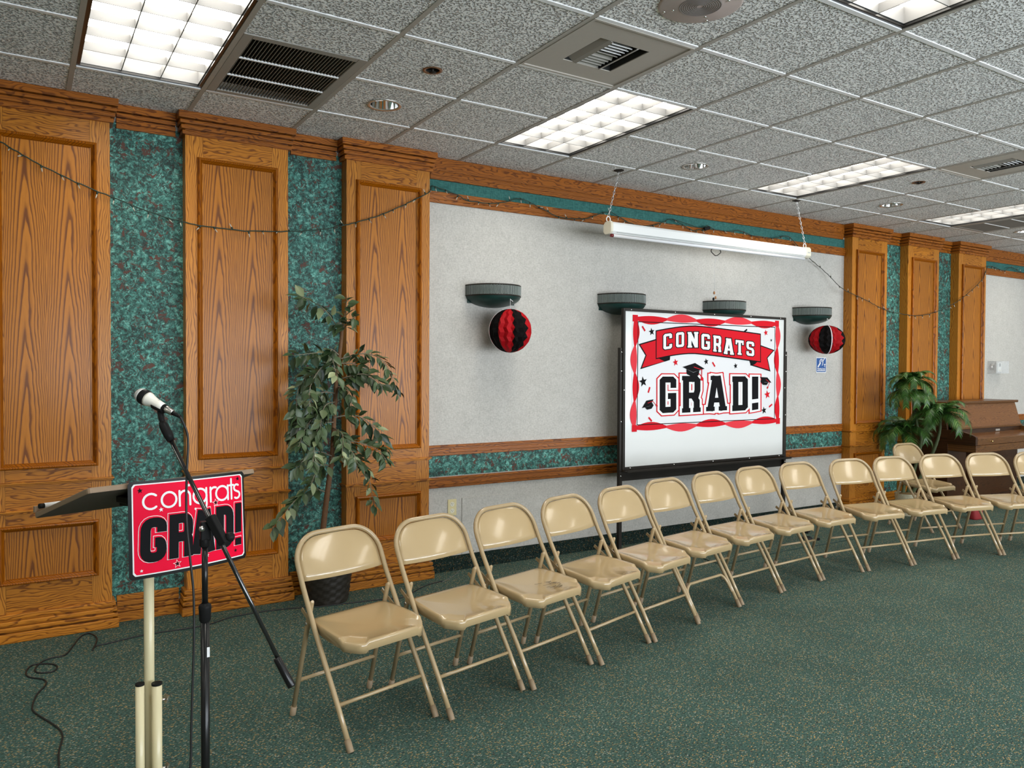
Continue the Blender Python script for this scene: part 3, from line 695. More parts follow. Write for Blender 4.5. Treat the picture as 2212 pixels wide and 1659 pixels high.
# ---- printed banner taped onto the board
YN = YB-.0015
def bz(zx, zy):                                       # banner artwork: crop coordinates -> metres on the board
    p = at(1300+zx/3.6867, 600+zy/3.6867, YN); return (p.x, p.z)
r = thing('graduation_banner', 'white banner with red twisted border reading CONGRATS GRAD! taped on the whiteboard', 'banner', (4.97, YN, 1.44)); OB = r.location.copy()
cor = [bz(232, 1228), bz(1418, 1160), bz(1412, 343), bz(245, 292)]
def layer(k): return lambda u, v: (u, YN-.0004*k, v)
def polyobj(polys, nm, mt, k, par=None, th=.0003):
    m = MB()
    for i_, p in enumerate(polys):
        e = .000012*(i_ % 37); m.prism(p, lambda u, v: (u, YN-.0005*k+th-e, v), lambda u, v: (u, YN-.0005*k-e, v))
    return m.build(nm, mt, par or r, off=OB)
def layer_at(k): return lambda u, v: (u, YN-.0005*k, v)
polyobj([cor], 'banner_sheet', PAPER, 1, th=.0007)
# twisted border: runs of lens-shaped ribbon turns
def border(p0, p1, turns, amp, flip):
    P0 = Vector(p0); P1 = Vector(p1); d = P1-P0; L = d.length; d.normalize(); nn = Vector((-d.y, d.x)); out = []
    for k in range(turns):
        out.append([])
        for q in range(10):
            t0 = (k+q/10)/turns; t1 = (k+(q+1)/10)/turns
            def off(t, s):
                ph = t*turns; w = amp*(.26+.66*abs(sin(ph*pi))); mid = amp*.16*sin(ph*pi)*flip
                return P0+d*(t*L)+nn*(mid+s*w*.5)
            out[-1].append([tuple(off(t0, -1)), tuple(off(t1, -1)), tuple(off(t1, 1)), tuple(off(t0, 1))])
    return out
i4 = [bz(258, 1200), bz(1402, 1140), bz(1394, 366), bz(266, 322)]
for (p, q, tn_) in ((i4[0], i4[1], 5), (i4[1], i4[2], 4), (i4[2], i4[3], 5), (i4[3], i4[0], 4)):
    for k, e in enumerate(border(p, q, tn_, .075, 1)): polyobj(e, 'ribbon_turn', RED if k % 2 == 0 else REDL, 3)
for c in i4:
    h = .027; polyobj([[(c[0]-h, c[1]-h), (c[0]+h, c[1]-h), (c[0]+h, c[1]+h), (c[0]-h, c[1]+h)]], 'ribbon_corner', RED, 3.4)
inner = [bz(280, 1172), bz(1374, 1122), bz(1378, 395), bz(288, 350)]
polyobj(ribbon(inner, .0065, closed=True), 'inner_frame_line', INK, 4)
# red name ribbon, wavy
def rib(x): # centre line of ribbon and half height in crop coords at x
    t = (x-430)/(1262-430)
    topv = 428-38*sin(min(t/.38, 1)*pi/2)+ (68*((t-.38)/.62)**1.15 if t > .38 else 0)-4*t
    botv = 640-42*sin(min(t/.36, 1)*pi/2)+(68*((t-.36)/.64)**1.15 if t > .36 else 0)
    return topv, botv
def strip(x0, x1, ex, n=16):
    out = []
    for k in range(n):
        a = x0+(x1-x0)*k/n; b = x0+(x1-x0)*(k+1)/n
        ta, ba = rib(min(max(a, 430), 1262)); tb, bb = rib(min(max(b, 430), 1262)); out.append([bz(a, ba+ex), bz(b, bb+ex), bz(b, tb-ex), bz(a, ta-ex)])
    return out
def grow(poly, e):
    c = [sum(p[0] for p in poly)/len(poly), sum(p[1] for p in poly)/len(poly)]
    P = [Vector(p) for p in poly]; n = len(P); area = sum(P[i].x*P[(i+1) % n].y-P[(i+1) % n].x*P[i].y for i in range(n)); sg = 1 if area > 0 else -1; out = []
    for i in range(n):
        d0 = (P[i]-P[i-1]).normalized(); d1 = (P[(i+1) % n]-P[i]).normalized(); n0 = Vector((d0.y, -d0.x))*sg; n1 = Vector((d1.y, -d1.x))*sg; mv = n0+n1
        mv = mv/max(mv.dot(n0), .4) if mv.length > 1e-6 else n0; out.append(tuple(P[i]+mv*e))
    return out
tl = [[bz(305, 535), bz(430, 498), bz(430, 600), bz(355, 617)], [bz(355, 617), bz(430, 600), bz(440, 640), bz(535, 655), bz(318, 715)]]
trr = [[bz(1262, 545), bz(1362, 580), bz(1312, 636), bz(1262, 620)], [bz(1262, 620), bz(1312, 636), bz(1333, 735), bz(1190, 690), bz(1180, 660)]]
for side in (tl, trr): polyobj([grow(p, .010) for p in side], 'ribbon_tail_outline', INK, 4); polyobj(side, 'ribbon_tail', RED, 5)
for q in ([bz(445, 640), bz(545, 600), bz(540, 655), bz(500, 668)], [bz(1180, 660), bz(1262, 645), bz(1215, 690), bz(1182, 700)]): polyobj([q], 'ribbon_fold', INK, 6)
polyobj(strip(428, 1264, 9), 'name_ribbon_outline', INK, 7); polyobj(strip(434, 1258, 0), 'name_ribbon', RED, 8)
# collegiate slab letters: strokes in a w x 1 box
def slab(ch, w, t):
    h = t/2; c = .20*w+.02; S = []
    if ch == 'C': S = [([(w-h, .68), (w-h, 1-c), (w-c, 1-h), (c, 1-h), (h, 1-c), (h, c), (c, h), (w-c, h), (w-h, c), (w-h, .30)], 0)]
    if ch == 'G': S = [([(w-h, .70), (w-h, 1-c), (w-c, 1-h), (c, 1-h), (h, 1-c), (h, c), (c, h), (w-c, h), (w-h, c), (w-h, .46), (w*.52, .46)], 0)]
    if ch == 'O': S = [([(w-h, 1-c), (w-c, 1-h), (c, 1-h), (h, 1-c), (h, c), (c, h), (w-c, h), (w-h, c)], 1)]
    if ch == 'N': S = [([(w*.2, 0), (w*.2, 1)], 0), ([(w*.8, 0), (w*.8, 1)], 0), ([(w*.2, 1-h*.6), (w*.8, h*.6)], 0), ([(0, h*.7), (w*.42, h*.7)], 0, .7), ([(0, 1-h*.7), (w*.3, 1-h*.7)], 0, .7), ([(w*.6, 1-h*.7), (w, 1-h*.7)], 0, .7)]
    if ch == 'R': S = [([(w*.2, 0), (w*.2, 1)], 0), ([(w*.1, 1-h), (w-c, 1-h), (w-h*1.1, 1-c), (w-h*1.1, .60), (w-c, .46), (w*.2, .46)], 0), ([(w*.60, .46), (w*.80, .30), (w*.80, 0)], 0), ([(0, h*.7), (w*.42, h*.7)], 0, .7), ([(w*.62, h*.7), (w, h*.7)], 0, .7), ([(0, 1-h*.7), (w*.3, 1-h*.7)], 0, .7)]
    if ch == 'A': S = [([(w*.17, 0), (w*.44, 1)], 0), ([(w*.83, 0), (w*.56, 1)], 0), ([(w*.26, .30), (w*.74, .30)], 0, .8), ([(w*.22, 1-h*.7), (w*.68, 1-h*.7)], 0, .7), ([(0, h*.7), (w*.38, h*.7)], 0, .7), ([(w*.62, h*.7), (w, h*.7)], 0, .7)]
    if ch == 'T': S = [([(0, 1-h), (w, 1-h)], 0), ([(w*.5, 0), (w*.5, 1-h)], 0), ([(h*.6, 1), (h*.6, .70)], 0, .6), ([(w-h*.6, 1), (w-h*.6, .70)], 0, .6), ([(w*.25, h*.7), (w*.75, h*.7)], 0, .7)]
    if ch == 'S': S = [([(w-h, .70), (w-h, 1-c), (w-c, 1-h), (c, 1-h), (h, 1-c), (h, .62), (c, .53), (w-c, .47), (w-h, .38), (w-h, c), (w-c, h), (c, h), (h, c), (h, .30)], 0)]
    if ch == 'D': S = [([(w*.2, 0), (w*.2, 1)], 0), ([(0, 1-h), (w-c, 1-h), (w-h, 1-c), (w-h, c), (w-c, h), (0, h)], 0)]
    if ch == '!': S = [([(w*.5, .33), (w*.5, 1)], 0, 1.25), ([(w*.5, 0), (w*.5, .19)], 0, 1.25)]
    return S
def letter(ch, w, t, e):                              # convex pieces grown by e
    out = []
    for s in slab(ch, w, t):
        tt = t*(s[2] if len(s) > 2 else 1)
        out += ribbon(s[0], tt+2*e, closed=bool(s[1]), ext=e)
    return out
def put(ch, q, w, t, e):                              # q = 4 crop corners bl, br, tr, tl
    bl, br, tr_, tl_ = [Vector(bz(*p)) for p in q]
    def f(u, v):
        u /= w; return tuple((bl*(1-u)+br*u)*(1-v)+(tl_*(1-u)+tr_*u)*v)
    return [[f(*p) for p in poly] for poly in letter(ch, w, t, e)]
CG = [('C', 487, 556, 445, 568), ('O', 588, 652, 434, 552), ('N', 680, 765, 432, 556), ('G', 790, 858, 448, 572), ('R', 884, 948, 462, 590), ('A', 968, 1048, 484, 610), ('T', 1062, 1126, 498, 614), ('S', 1148, 1210, 508, 622)]
lw = []; lb = []
for ch, xa, xb, yt, yb in CG:
    sl = (rib(xb)[0]-rib(xa)[0])*.9
    q = ((xa, yb-sl/2), (xb, yb+sl/2), (xb, yt+sl/2), (xa, yt-sl/2)); lb += put(ch, q, .55, .17, .055); lw += put(ch, q, .55, .17, 0)
polyobj(lb, 'small_letter_outline', INK, 9); polyobj(lw, 'small_letters', WINK, 10)
GR = [('G', 462, 588, 790, 1072, .46, .145), ('R', 640, 782, 785, 1068, .50, .145), ('A', 832, 992, 784, 1056, .58, .145), ('D', 1040, 1158, 788, 1055, .46, .145), ('!', 1196, 1242, 790, 1048, .16, .12)]
l1 = []; l2 = []; l3 = []
for ch, xa, xb, yt, yb, w, t in GR:
    q = ((xa, yb+4), (xb, yb-4), (xb, yt), (xa, yt)); l1 += put(ch, q, w, t, .104); l2 += put(ch, q, w, t, .073); l3 += put(ch, q, w, t, .012)
polyobj(l1, 'large_letter_outline', RED, 4); polyobj(l2, 'large_letter_white', WINK, 5); polyobj(l3, 'large_letters', INK, 6)
def capart(cx, cy, s, rot):
    def R2(x, y): return bz(cx+s*(x*cos(rot)-y*sin(rot)), cy+s*(x*sin(rot)+y*cos(rot)))
    return [[R2(-1, -.05), R2(0, .35), R2(1, -.05), R2(.1, -.5)], [R2(-.62, .12), R2(0, .38), R2(.55, .14), R2(.5, .6), R2(0, .8), R2(-.58, .55)]], [[R2(0, -.1), R2(.02, -.16), R2(.78, .05), R2(.75, .1)], [R2(.72, .05), R2(.78, .05), R2(.82, .75), R2(.76, .75)], [R2(.72, .72), R2(.86, .72), R2(.92, 1.05), R2(.70, 1.02)]]
for k, (cx, cy, s, rot) in enumerate(((728, 722, 88, .08), (1300, 815, 52, .45), (366, 1005, 58, -.65))):
    a, b = capart(cx, cy, s, rot); co_ = polyobj(a, 'printed_cap', INK, 9); polyobj(b, 'tassel', RED, 11, co_)
def bstar(zx, zy, zr, rot=90): c = bz(zx, zy); return [star(c[0], c[1], zr*.00146, rot)]
def starpoly(l):                                     # split each star into convex kites
    out = []
    for s in l:
        c = (sum(p[0] for p in s)/10, sum(p[1] for p in s)/10)
        for k in range(0, 10, 2): out.append([s[k], s[(k+1) % 10], c, s[k-1]])
    return out
for nm, mt, L in (('black_star', INK, [(396, 430, 22), (1348, 498, 10), (328, 828, 30), (830, 668, 20), (1064, 702, 18), (1290, 1056, 24)]), ('red_star', RED, [(1305, 438, 20), (586, 674, 22), (1317, 930, 28)])):
    for zx, zy, zr in L: polyobj(starpoly(bstar(zx, zy, zr, 100)), nm, mt, 5)
for zx, zy, a, mt in ((332, 405, -50, RED), (1143, 422, 30, INK), (890, 690, -50, RED), (375, 893, 70, RED), (384, 1127, -42, RED), (1343, 1018, 30, RED)):
    c = bz(zx, zy); polyobj(ribbon([(c[0]-.024*cos(radians(a)), c[1]-.024*sin(radians(a))), (c[0]+.024*cos(radians(a)), c[1]+.024*sin(radians(a)))], .015), 'printed_confetti', mt, 5)

# ------------------------------------------------------------------ wall sconces
def make_sconce():
    r = thing('wall_sconce', 'x', 'wall light', group='half-round wall sconces'); a, b = .212, .235
    def ell(s, z, n=36): return [(a*s*cos(pi*k/n), -b*s*sin(pi*k/n), z) for k in range(n+1)]
    def shell(mb, rings, m=0):
        n = len(rings[0]); vs = [v for q in rings for v in q]
        mb.add(vs, [(i*n+j, i*n+j+1, (i+1)*n+j+1, (i+1)*n+j) for i in range(len(rings)-1) for j in range(n-1)], m, True)
    m = MB(); prof = [(1.0, 0)]+[(cos(t*pi/2), -.078*sin(t*pi/2)) for t in [k/9 for k in range(1, 10)]]
    shell(m, [ell(max(s, .02), z) for s, z in prof]); m.build('bowl', SCONG, r)
    m = MB(); n = 210                                  # ribbed glass band
    ri = [[((a+(.0045 if k % 3 else -.001))*cos(pi*k/n), -(b+(.0045 if k % 3 else -.001))*sin(pi*k/n), z) for k in range(n+1)] for z in (.006, .074)]
    shell(m, ri)
    m.s = [False]*len(m.s); m.m = [0 if k % 3 == 1 else 1 for k in range(len(m.m))]; m.build('ribbed_band', [RIBG, RIBD], r)
    for z0 in (-.002, .072):
        m = MB(); shell(m, [ell(1.0, z0), ell(1.02, z0), ell(1.02, z0+.010), ell(.985, z0+.010), ell(.985, z0)]); m.build('rim', DARKM, r)
    m = MB(); m.box(-a+.01, -.004, -.05, a-.01, -.0005, .07); m.build('back_plate', SCONG, r)
    return r
s0 = make_sconce()
for k, x in enumerate((2.953, 4.170, 5.360, 6.578)):
    o = s0 if k == 0 else copy_tree(s0); o.location = (x, YW, 1.992)
    o['label'] = ['half-round green wall sconce farthest left, a red and black ball hanging below it', 'half-round green wall sconce just above the left corner of the whiteboard', 'half-round green wall sconce above the whiteboard, a thin cord reaching down to it', 'half-round green wall sconce above the blue hearing sign, right of the whiteboard'][k]
# ------------------------------------------------------------------ honeycomb tissue balls
def make_ball(name, lab, c, rx, rz, ph, seam, ztop):
    r = thing(name, lab, 'paper ball', (c[0], c[1], c[2]-rz), group='hanging red and black balls'); nl, nt = 32, 15
    m = MB(); vs = []
    for i in range(nt+1):
        th = pi*i/nt
        for j in range(nl):
            a = ph+2*pi*(j+.5*(i % 2))/nl; q = .90+.10*((i+j) % 2); s = sin(th)
            vs.append((rx*q*s*cos(a), rx*q*s*sin(a), rz+rz*cos(th)))
    for i in range(nt):
        for j in range(nl):
            j2 = (j+1) % nl; mi = int(((j+.25*(i % 2)*2) % nl)//(nl/8)) % 2
            if i % 2 == 0: fs = [(i*nl+j, (i+1)*nl+j, i*nl+j2), (i*nl+j2, (i+1)*nl+j, (i+1)*nl+j2)]
            else: fs = [(i*nl+j, (i+1)*nl+j, (i+1)*nl+j2), (i*nl+j, (i+1)*nl+j2, i*nl+j2)]
            for f in fs: m.f.append(list(f)); m.m.append(mi); m.s.append(False)
    m.v = vs; m.build('tissue_body', [TISSR, TISSB], r)
    m = MB(); pts = [(rx*1.012*sin(pi*k/20)*cos(seam), rx*1.012*sin(pi*k/20)*sin(seam), rz+rz*1.012*cos(pi*k/20)) for k in range(21)]
    w = Vector((-sin(seam), cos(seam), 0))*.0045
    for p, q in zip(pts, pts[1:]): m.quad(Vector(p)-w, Vector(q)-w, Vector(q)+w, Vector(p)+w)
    m.build('card_edge', CARD, r, solid=.001)
    m = MB(); m.tube([(0, 0, 2*rz-.004), (0, 0, ztop-(c[2]-rz))], .0013, 6); m.build('string', WINK, r)
    m = MB(); m.obox((0, 0, ztop-(c[2]-rz)-.03), (.022, 0, ztop-(c[2]-rz)-.045), .004, .003); m.build('string_knot', WINK, r)
b1_ = make_ball('honeycomb_ball', 'round red and black honeycomb paper ball hanging below the leftmost sconce', (2.985, 4.775, 1.738), .155, .158, .35, radians(163), 1.995)
b2_ = make_ball('honeycomb_ball', 'slightly squashed red and black honeycomb paper ball above the blue hearing sign', (6.595, 4.775, 1.76), .168, .138, .9, radians(232), 1.995)

# ------------------------------------------------------------------ rolled-up projection screen on chains
ys, xs0, xs1, zs = 4.52, 3.665, 5.945, 2.505
r = thing('projection_screen', 'long white rolled-up projection screen case hanging on chains above the whiteboard', 'screen', ((xs0+xs1)/2, ys, zs)); OB = r.location.copy()
oct_ = [(-.030, .046), (.022, .046), (.042, .026), (.042, -.020), (.026, -.040), (-.026, -.040), (-.042, -.024), (-.042, .030)]
m = MB(); m.prism(oct_, lambda u, v: (xs0+.02, ys+u, zs+v), lambda u, v: (xs1-.02, ys+u, zs+v)); m.build('case', WHITEP, r, off=OB, bevel=.004)
for xa, xb in ((xs0, xs0+.022), (xs1-.06, xs1)):
    m = MB(); m.prism([(u*1.10, v*1.10) for u, v in oct_], lambda u, v: (xa, ys+u, zs+v), lambda u, v: (xb, ys+u, zs+v)); e_ = m.build('end_cap', CREAMW, r, off=OB, bevel=.004)
    m = MB(); xm = (xa+xb)/2; m.tube([(xm+.018*cos(2*pi*k/14), ys, zs+.066+.020*sin(2*pi*k/14)) for k in range(14)], .004, 6, closed=True); m.build('hanging_ring', WHITEP, e_, off=OB)
m = MB(); m.tube([(xs0+.03, ys-.030, zs-.056), (xs1-.075, ys-.030, zs-.056)], .0125, 12); sl_ = m.build('bottom_bar', plain('white_metal_bar', (.78,.78,.80), .25), r, off=OB)
m = MB(); m.tube([(xs0+.012, ys-.030, zs-.056), (xs0+.031, ys-.030, zs-.056)], .0125, 12); m.build('bar_plug', plain('dark_red_plug', (.16,.01,.012), .4), sl_, off=OB)
m = MB(); m.box(xs0+.06, ys-.0435, zs-.034, xs1-.1, ys-.041, zs-.026); m.build('fabric_slot', GREYP, r, off=OB)
m = MB(); m.box(xs1-.048, ys-.0475, zs-.004, xs1-.014, ys-.046, zs+.006); m.build('maker_plate', GREYP, r, off=OB)
hx = 4.768
m = MB(); m.tube(smooth([(hx-.045, ys-.03, zs-.066), (hx-.055, ys-.03, zs-.085), (hx-.03, ys-.03, zs-.105), (hx, ys-.03, zs-.118), (hx+.03, ys-.03, zs-.105), (hx+.055, ys-.03, zs-.085), (hx+.045, ys-.03, zs-.066)], 4), .0035, 8); m.build('pull_handle', DARKM, r, off=OB)
zt_ = 2.10
m = MB(); m.tube([(hx, ys-.03, zs-.118), (hx-.002, ys-.02, 2.3), (hx-.004, ys-.02, zt_)], .0014, 6); m.tube([(hx, ys-.03, zs-.115), (hx+.03, ys-.03, zs-.14)], .0014, 6); m.build('pull_cord', WINK, r, off=OB)
for k, (dx, zz, mt) in enumerate(((-.004, zt_-.012, WOODT), (.012, zt_-.05, WOODT), (-.012, zt_-.062, BLACK))):
    m = MB(); m.lathe([(0, -.014), (.006, -.010), (.009, -.002), (.006, .010), (0, .014)], (hx+dx, ys-.02, zz), n=10); m.build('cord_toggle', mt, r, off=OB)
for sx, tx, ty in ((xs0+.011, 3.799, 4.551), (xs1-.03, 5.773, 4.500)):
    a = Vector((sx, ys, zs+.086)); b = Vector((tx, ty, ZC-.012)); L = (b-a).length; n = int(L/.022); m = MB(); d = (b-a).normalized(); u = d.orthogonal().normalized(); w = d.cross(u)
    for k in range(n):
        c = a+d*(L*(k+.5)/n); q = u if k % 2 else w; hl, hw = L/n*.66, .0065
        m.tube([c+d*(hl*sin(2*pi*t/10))+q*(hw*cos(2*pi*t/10)) for t in range(10)], .0020, 5, closed=True)
    m.build('chain', plain('bright_chain', (.75,.75,.74), .25, metal=.7), r, off=OB)
    m = MB(); m.lathe([(0, -.014), (.012, -.013), (.036, -.004), (.040, 0)], (tx, ty, ZC), n=20); m.build('ceiling_hook', DARKM, r, off=OB)

# ------------------------------------------------------------------ mini string lights
def string(lab, pts, nb, seed, col):
    P = [at(*p) for p in pts]; C = P[0]; r = thing('string_lights', lab, 'string lights', tuple(C), group='mini string lights'); w = smooth(P, 7); rs = random.Random(seed)
    for k in range(1, len(w)-1): w[k] = w[k]+Vector((0, 0, rs.uniform(-.003, .003)))
    m = MB(); m.tube(w, .0036, 6); m.build('wire', col, r, off=C)
    bl = MB(); bl.tube([(0, 0, 0), (0, 0, -.016)], .0048, 7, m=0); bl.tube([(0, 0, -.016), (0, 0, -.032), (0, 0, -.040)], [.0036, .0030, .0006], 7, m=1); b0 = None
    tot = [0]
    for a, b in zip(w, w[1:]): tot.append(tot[-1]+(b-a).length)
    for k in range(nb):
        s = tot[-1]*(k+.5+rs.uniform(-.2, .2))/nb; i = max(q for q in range(len(tot)) if tot[q] <= s); i = min(i, len(w)-2)
        p = w[i].lerp(w[i+1], (s-tot[i])/max(tot[i+1]-tot[i], 1e-6))-C
        if b0 is None: o = bl.build('bulb', [col, BULB], r); b0 = o
        else: o = b0.copy(); COL.objects.link(o)
        o.location = p; o.rotation_euler = (rs.uniform(-.9, .3), rs.gauss(0, .55) if rs.random() < .8 else 2.6, 0)
    return r
F_, W_ = 4.872, 4.950
S1 = [(-40, 278, F_), (0, 305, F_), (70, 347, F_), (150, 387, F_), (240, 425, F_), (320, 457, F_), (395, 479, F_), (450, 490, F_), (530, 499, F_), (620, 500, F_), (690, 496, F_), (745, 486, F_), (800, 472, F_), (860, 448, F_), (905, 427, F_), (929, 414, F_), (936, 402, W_),
      (989, 421, W_), (1007, 432, W_), (1054, 439, W_), (1094, 436, W_), (1116, 429, W_), (1134, 432, W_), (1181, 456, W_), (1213, 470, W_), (1264, 472, W_), (1315, 458, W_), (1356, 480, W_), (1388, 488, W_), (1421, 484, W_), (1451, 473, W_), (1470, 483, W_), (1497, 498, W_), (1510, 496, W_), (1525, 498, W_)]
S2 = [(1527, 487, W_), (1545, 496, W_), (1575, 500, W_), (1597, 498, W_), (1630, 510, W_), (1670, 515, W_), (1703, 511, W_), (1727, 536, W_), (1745, 555, W_), (1782, 587, W_), (1822, 625, 4.868), (1858, 642, F_), (1889, 658, F_), (1916, 671, F_), (1943, 677, F_), (1984, 682, F_), (2025, 673, F_), (2052, 660, F_), (2076, 646, F_), (2107, 619, F_), (2124, 600, F_), (2134, 576, F_), (2150, 578, W_), (2168, 585, W_), (2185, 578, W_), (2212, 590, W_), (2245, 580, W_)]
s1 = string('dark green mini string lights draped over the left wood columns and along the top trim', S1, 62, 3, WIREG)
s2 = string('mini string lights sagging across the narrow right columns from the screen end', S2, 48, 5, plain('brown_green_wire', (.030,.030,.018), .5))
m = MB(); p = at(1526, 495, W_); m.obox(p+Vector((-.03, 0, 0)), p+Vector((.03, -.01, .012)), .024, .030); m.build('plug', BLACK, s1, off=s1.location.copy(), bevel=.005)
m = MB(); m.tube(smooth([at(1453, 473, W_-.006), at(1475, 480, W_-.006), at(1492, 486, W_-.006), at(1513, 492, W_-.006), at(1527, 487, W_-.006)], 6), .003, 6); m.build('wire', WIREG, s2, off=s2.location.copy())

# ------------------------------------------------------------------ small things on the wall
def text_mesh(txt, size, f, mt, nm, par, off, align='CENTER', bold=0):
    cu = bpy.data.curves.new('t', 'FONT'); cu.body = txt; cu.size = size; cu.align_x = align; cu.align_y = 'CENTER'; cu.offset = bold; cu.resolution_u = 3
    to = bpy.data.objects.new('t', cu); COL.objects.link(to); dg = bpy.context.evaluated_depsgraph_get(); me = bpy.data.meshes.new_from_object(to.evaluated_get(dg)); bpy.data.objects.remove(to)
    m = MB(); m.add([f(v.co.x, v.co.y) for v in me.vertices], [list(p.vertices) for p in me.polygons]); return m.build(nm, mt, par, off=off)
r = thing('hearing_loop_sign', 'small blue and white hearing loop sign on the grey wall under the paper ball', 'sign', (6.81, YW, 1.517)); OB = r.location.copy(); hx0, hx1, hz0, hz1 = 6.728, 6.892, 1.44, 1.594
m = MB(); m.prism(outline([(hx0, hz0), (hx1, hz0), (hx1, hz1), (hx0, hz1)], .012), lambda u, v: (u, YW-.0005, v), lambda u, v: (u, YW-.004, v)); m.build('plate', WINK, r, off=OB)
m = MB(); m.prism(outline([(hx0+.008, hz0+.008), (hx1-.008, hz0+.008), (hx1-.008, hz1-.008), (hx0+.008, hz1-.008)], .008), lambda u, v: (u, YW-.004, v), lambda u, v: (u, YW-.0046, v)); m.build('blue_field', BLUE, r, off=OB)
def sg(polys, nm, mt, k=1):
    m = MB()
    for p in polys: m.prism(p, lambda u, v: (u, YW-.0046, v), lambda u, v: (u, YW-.0046-.0005*k, v))
    return m.build(nm, mt, r, off=OB)
cx, cz = 6.812, 1.548
sg(ribbon(arc(cx, cz, .026, 200, -10, 14)+[(cx+.018, cz-.022), (cx+.012, cz-.036)], .009), 'ear_symbol', WINK)
sg(ribbon(arc(cx+.002, cz, .012, 190, -20, 10), .006), 'inner_ear', WINK)
sg(ribbon([(cx-.055, cz-.052), (cx-.012, cz-.006)], .018), 'sound_bar', WINK); sg(ribbon([(cx+.022, cz+.008), (cx+.052, cz+.038)], .011), 'sound_bar', WINK)
text_mesh('T', .040, lambda a, b: (cx+.052+a, YW-.0052, cz-.038+b), WINK, 'letter', r, OB, bold=.002)
text_mesh('Hearing Loop', .0225, lambda a, b: (6.81+a, YW-.0052, 1.480+b), WINK, 'lettering', r, OB, bold=.0008)
sg([[(6.745, 1.458), (6.875, 1.458), (6.875, 1.466), (6.745, 1.466)]], 'rule', WINK)
r = thing('wall_outlet', 'ivory duplex power outlet low on the grey wall behind the second and third chairs', 'outlet', (2.632, YW, .46)); OB = r.location.copy()
m = MB(); m.box(2.597, YW-.006, .400, 2.668, YW-.0003, .519); m.build('cover_plate', IVORY, r, off=OB, bevel=.003)
for zz in (.484, .436):
    m = MB(); m.prism([(2.632+.017*cos(t*pi/12), zz+.0165*sin(t*pi/12)) for t in range(24)], lambda u, v: (u, YW-.005, v), lambda u, v: (u, YW-.008, v)); s_ = m.build('socket', CREAMW, r, off=OB)
    m = MB()
    for dx, hh in ((-.006, .008), (.006, .006)): m.box(2.632+dx-.0012, YW-.0084, zz, 2.632+dx+.0012, YW-.0079, zz+hh)
    m.lathe([(0, -.0084), (.0022, -.0084), (.0022, -.0079)], (2.632, YW, zz-.006), n=8, axis='y'); m.build('slots', BLACK, s_, off=OB)
r = tag((lambda m: (m.box(2.713, YW-.006, .110, 3.08, YW-.0003, .522), m.build('access_panel', FABRIC, loc=(2.9, YW, .11), off=(2.9, YW, .11), bevel=.0015))[1])(MB()), 'square grey access panel flush in the wall right of the ivory outlet', 'access panel')
r = thing('thermostat', 'white thermostat in a clear plastic guard box on the wall above the piano', 'thermostat', (10.17, YW, 1.51)); OB = r.location.copy(); a0, a1, c0, c1 = 10.02, 10.32, 1.435, 1.585
m = MB()
for q in ((a0, YW-.10, c0, a0+.004, YW-.001, c1), (a1-.004, YW-.10, c0, a1, YW-.001, c1), (a0, YW-.10, c0, a1, YW-.001, c0+.004), (a0, YW-.10, c1-.004, a1, YW-.001, c1), (a0, YW-.104, c0, a1, YW-.10, c1)): m.box(*q)
m.build('guard_box', CLEAR, r, off=OB)
m = MB(); m.box(10.20, YW-.035, 1.455, 10.29, YW-.001, 1.57); m.build('body', WHITEP, r, off=OB, bevel=.004)
m = MB(); m.box(10.222, YW-.037, 1.52, 10.262, YW-.034, 1.56); m.build('display', LCD, r, off=OB)
m = MB(); m.box(10.215, YW-.037, 1.462, 10.28, YW-.034, 1.482); m.build('button_cover', CREAMW, r, off=OB)
m = MB(); m.lathe([(0, -.03), (.035, -.03), (.04, -.02), (.04, -.001)], (10.10, YW, 1.515), n=20, axis='y'); m.build('lock_hasp', STEEL, r, off=OB)
# ------------------------------------------------------------------ ficus in a wicker pot
PC = Vector((1.625, 4.765, 0))
r = thing('artificial_ficus', 'tall leafy ficus in a dark wicker pot between the second and third wood columns', 'plant', tuple(PC)); OB = PC
def wicker(mb, c, r0, r1, h, nr, nc, amp=.006):
    vs = []; seg = nc*2
    for i in range(nr*2+1):
        t = i/(nr*2); rr = r0+(r1-r0)*t
        for j in range(seg):
            a = 2*pi*j/seg; q = rr+amp*(1 if (i//2+j//2) % 2 else -.4)*(1 if i % 2 else .25); vs.append((c[0]+q*cos(a), c[1]+q*sin(a), c[2]+h*t))
    mb.add(vs, [(i*seg+j, i*seg+(j+1) % seg, (i+1)*seg+(j+1) % seg, (i+1)*seg+j) for i in range(nr*2) for j in range(seg)], 0, True)
m = MB(); wicker(m, PC, .128, .165, .275, 12, 22); m.lathe([(.0, .004), (.128, .004)], PC, n=44); pot = m.build('pot', WICK, r, off=OB)
m = MB(); m.tube([(PC.x+.163*cos(2*pi*k/36), PC.y+.163*sin(2*pi*k/36), .278) for k in range(36)], .011, 8, closed=True); m.build('pot_rim', WICK, pot, off=OB)
m = MB(); m.lathe([(.16, .25), (.08, .262), (0, .265)], PC, n=24); m.build('moss', MOSS, r, off=OB)
TP = [(PC.x-.05, PC.y-.02, .24)]+[tuple(at(x, y, Y)) for x, y, Y in ((695, 1180, 4.73), (701, 1115, 4.72), (709, 1050, 4.71), (717, 990, 4.70), (722, 900, 4.69), (727, 820, 4.68), (735, 755, 4.67), (740, 700, 4.66))]
w = smooth(TP, 5); m = MB(); m.tube(w, [.020-.010*k/(len(w)-1) for k in range(len(w))], 10); m.build('trunk', BARK, r, off=OB)
rs = random.Random(11); leafs = MB(); twigs = MB()
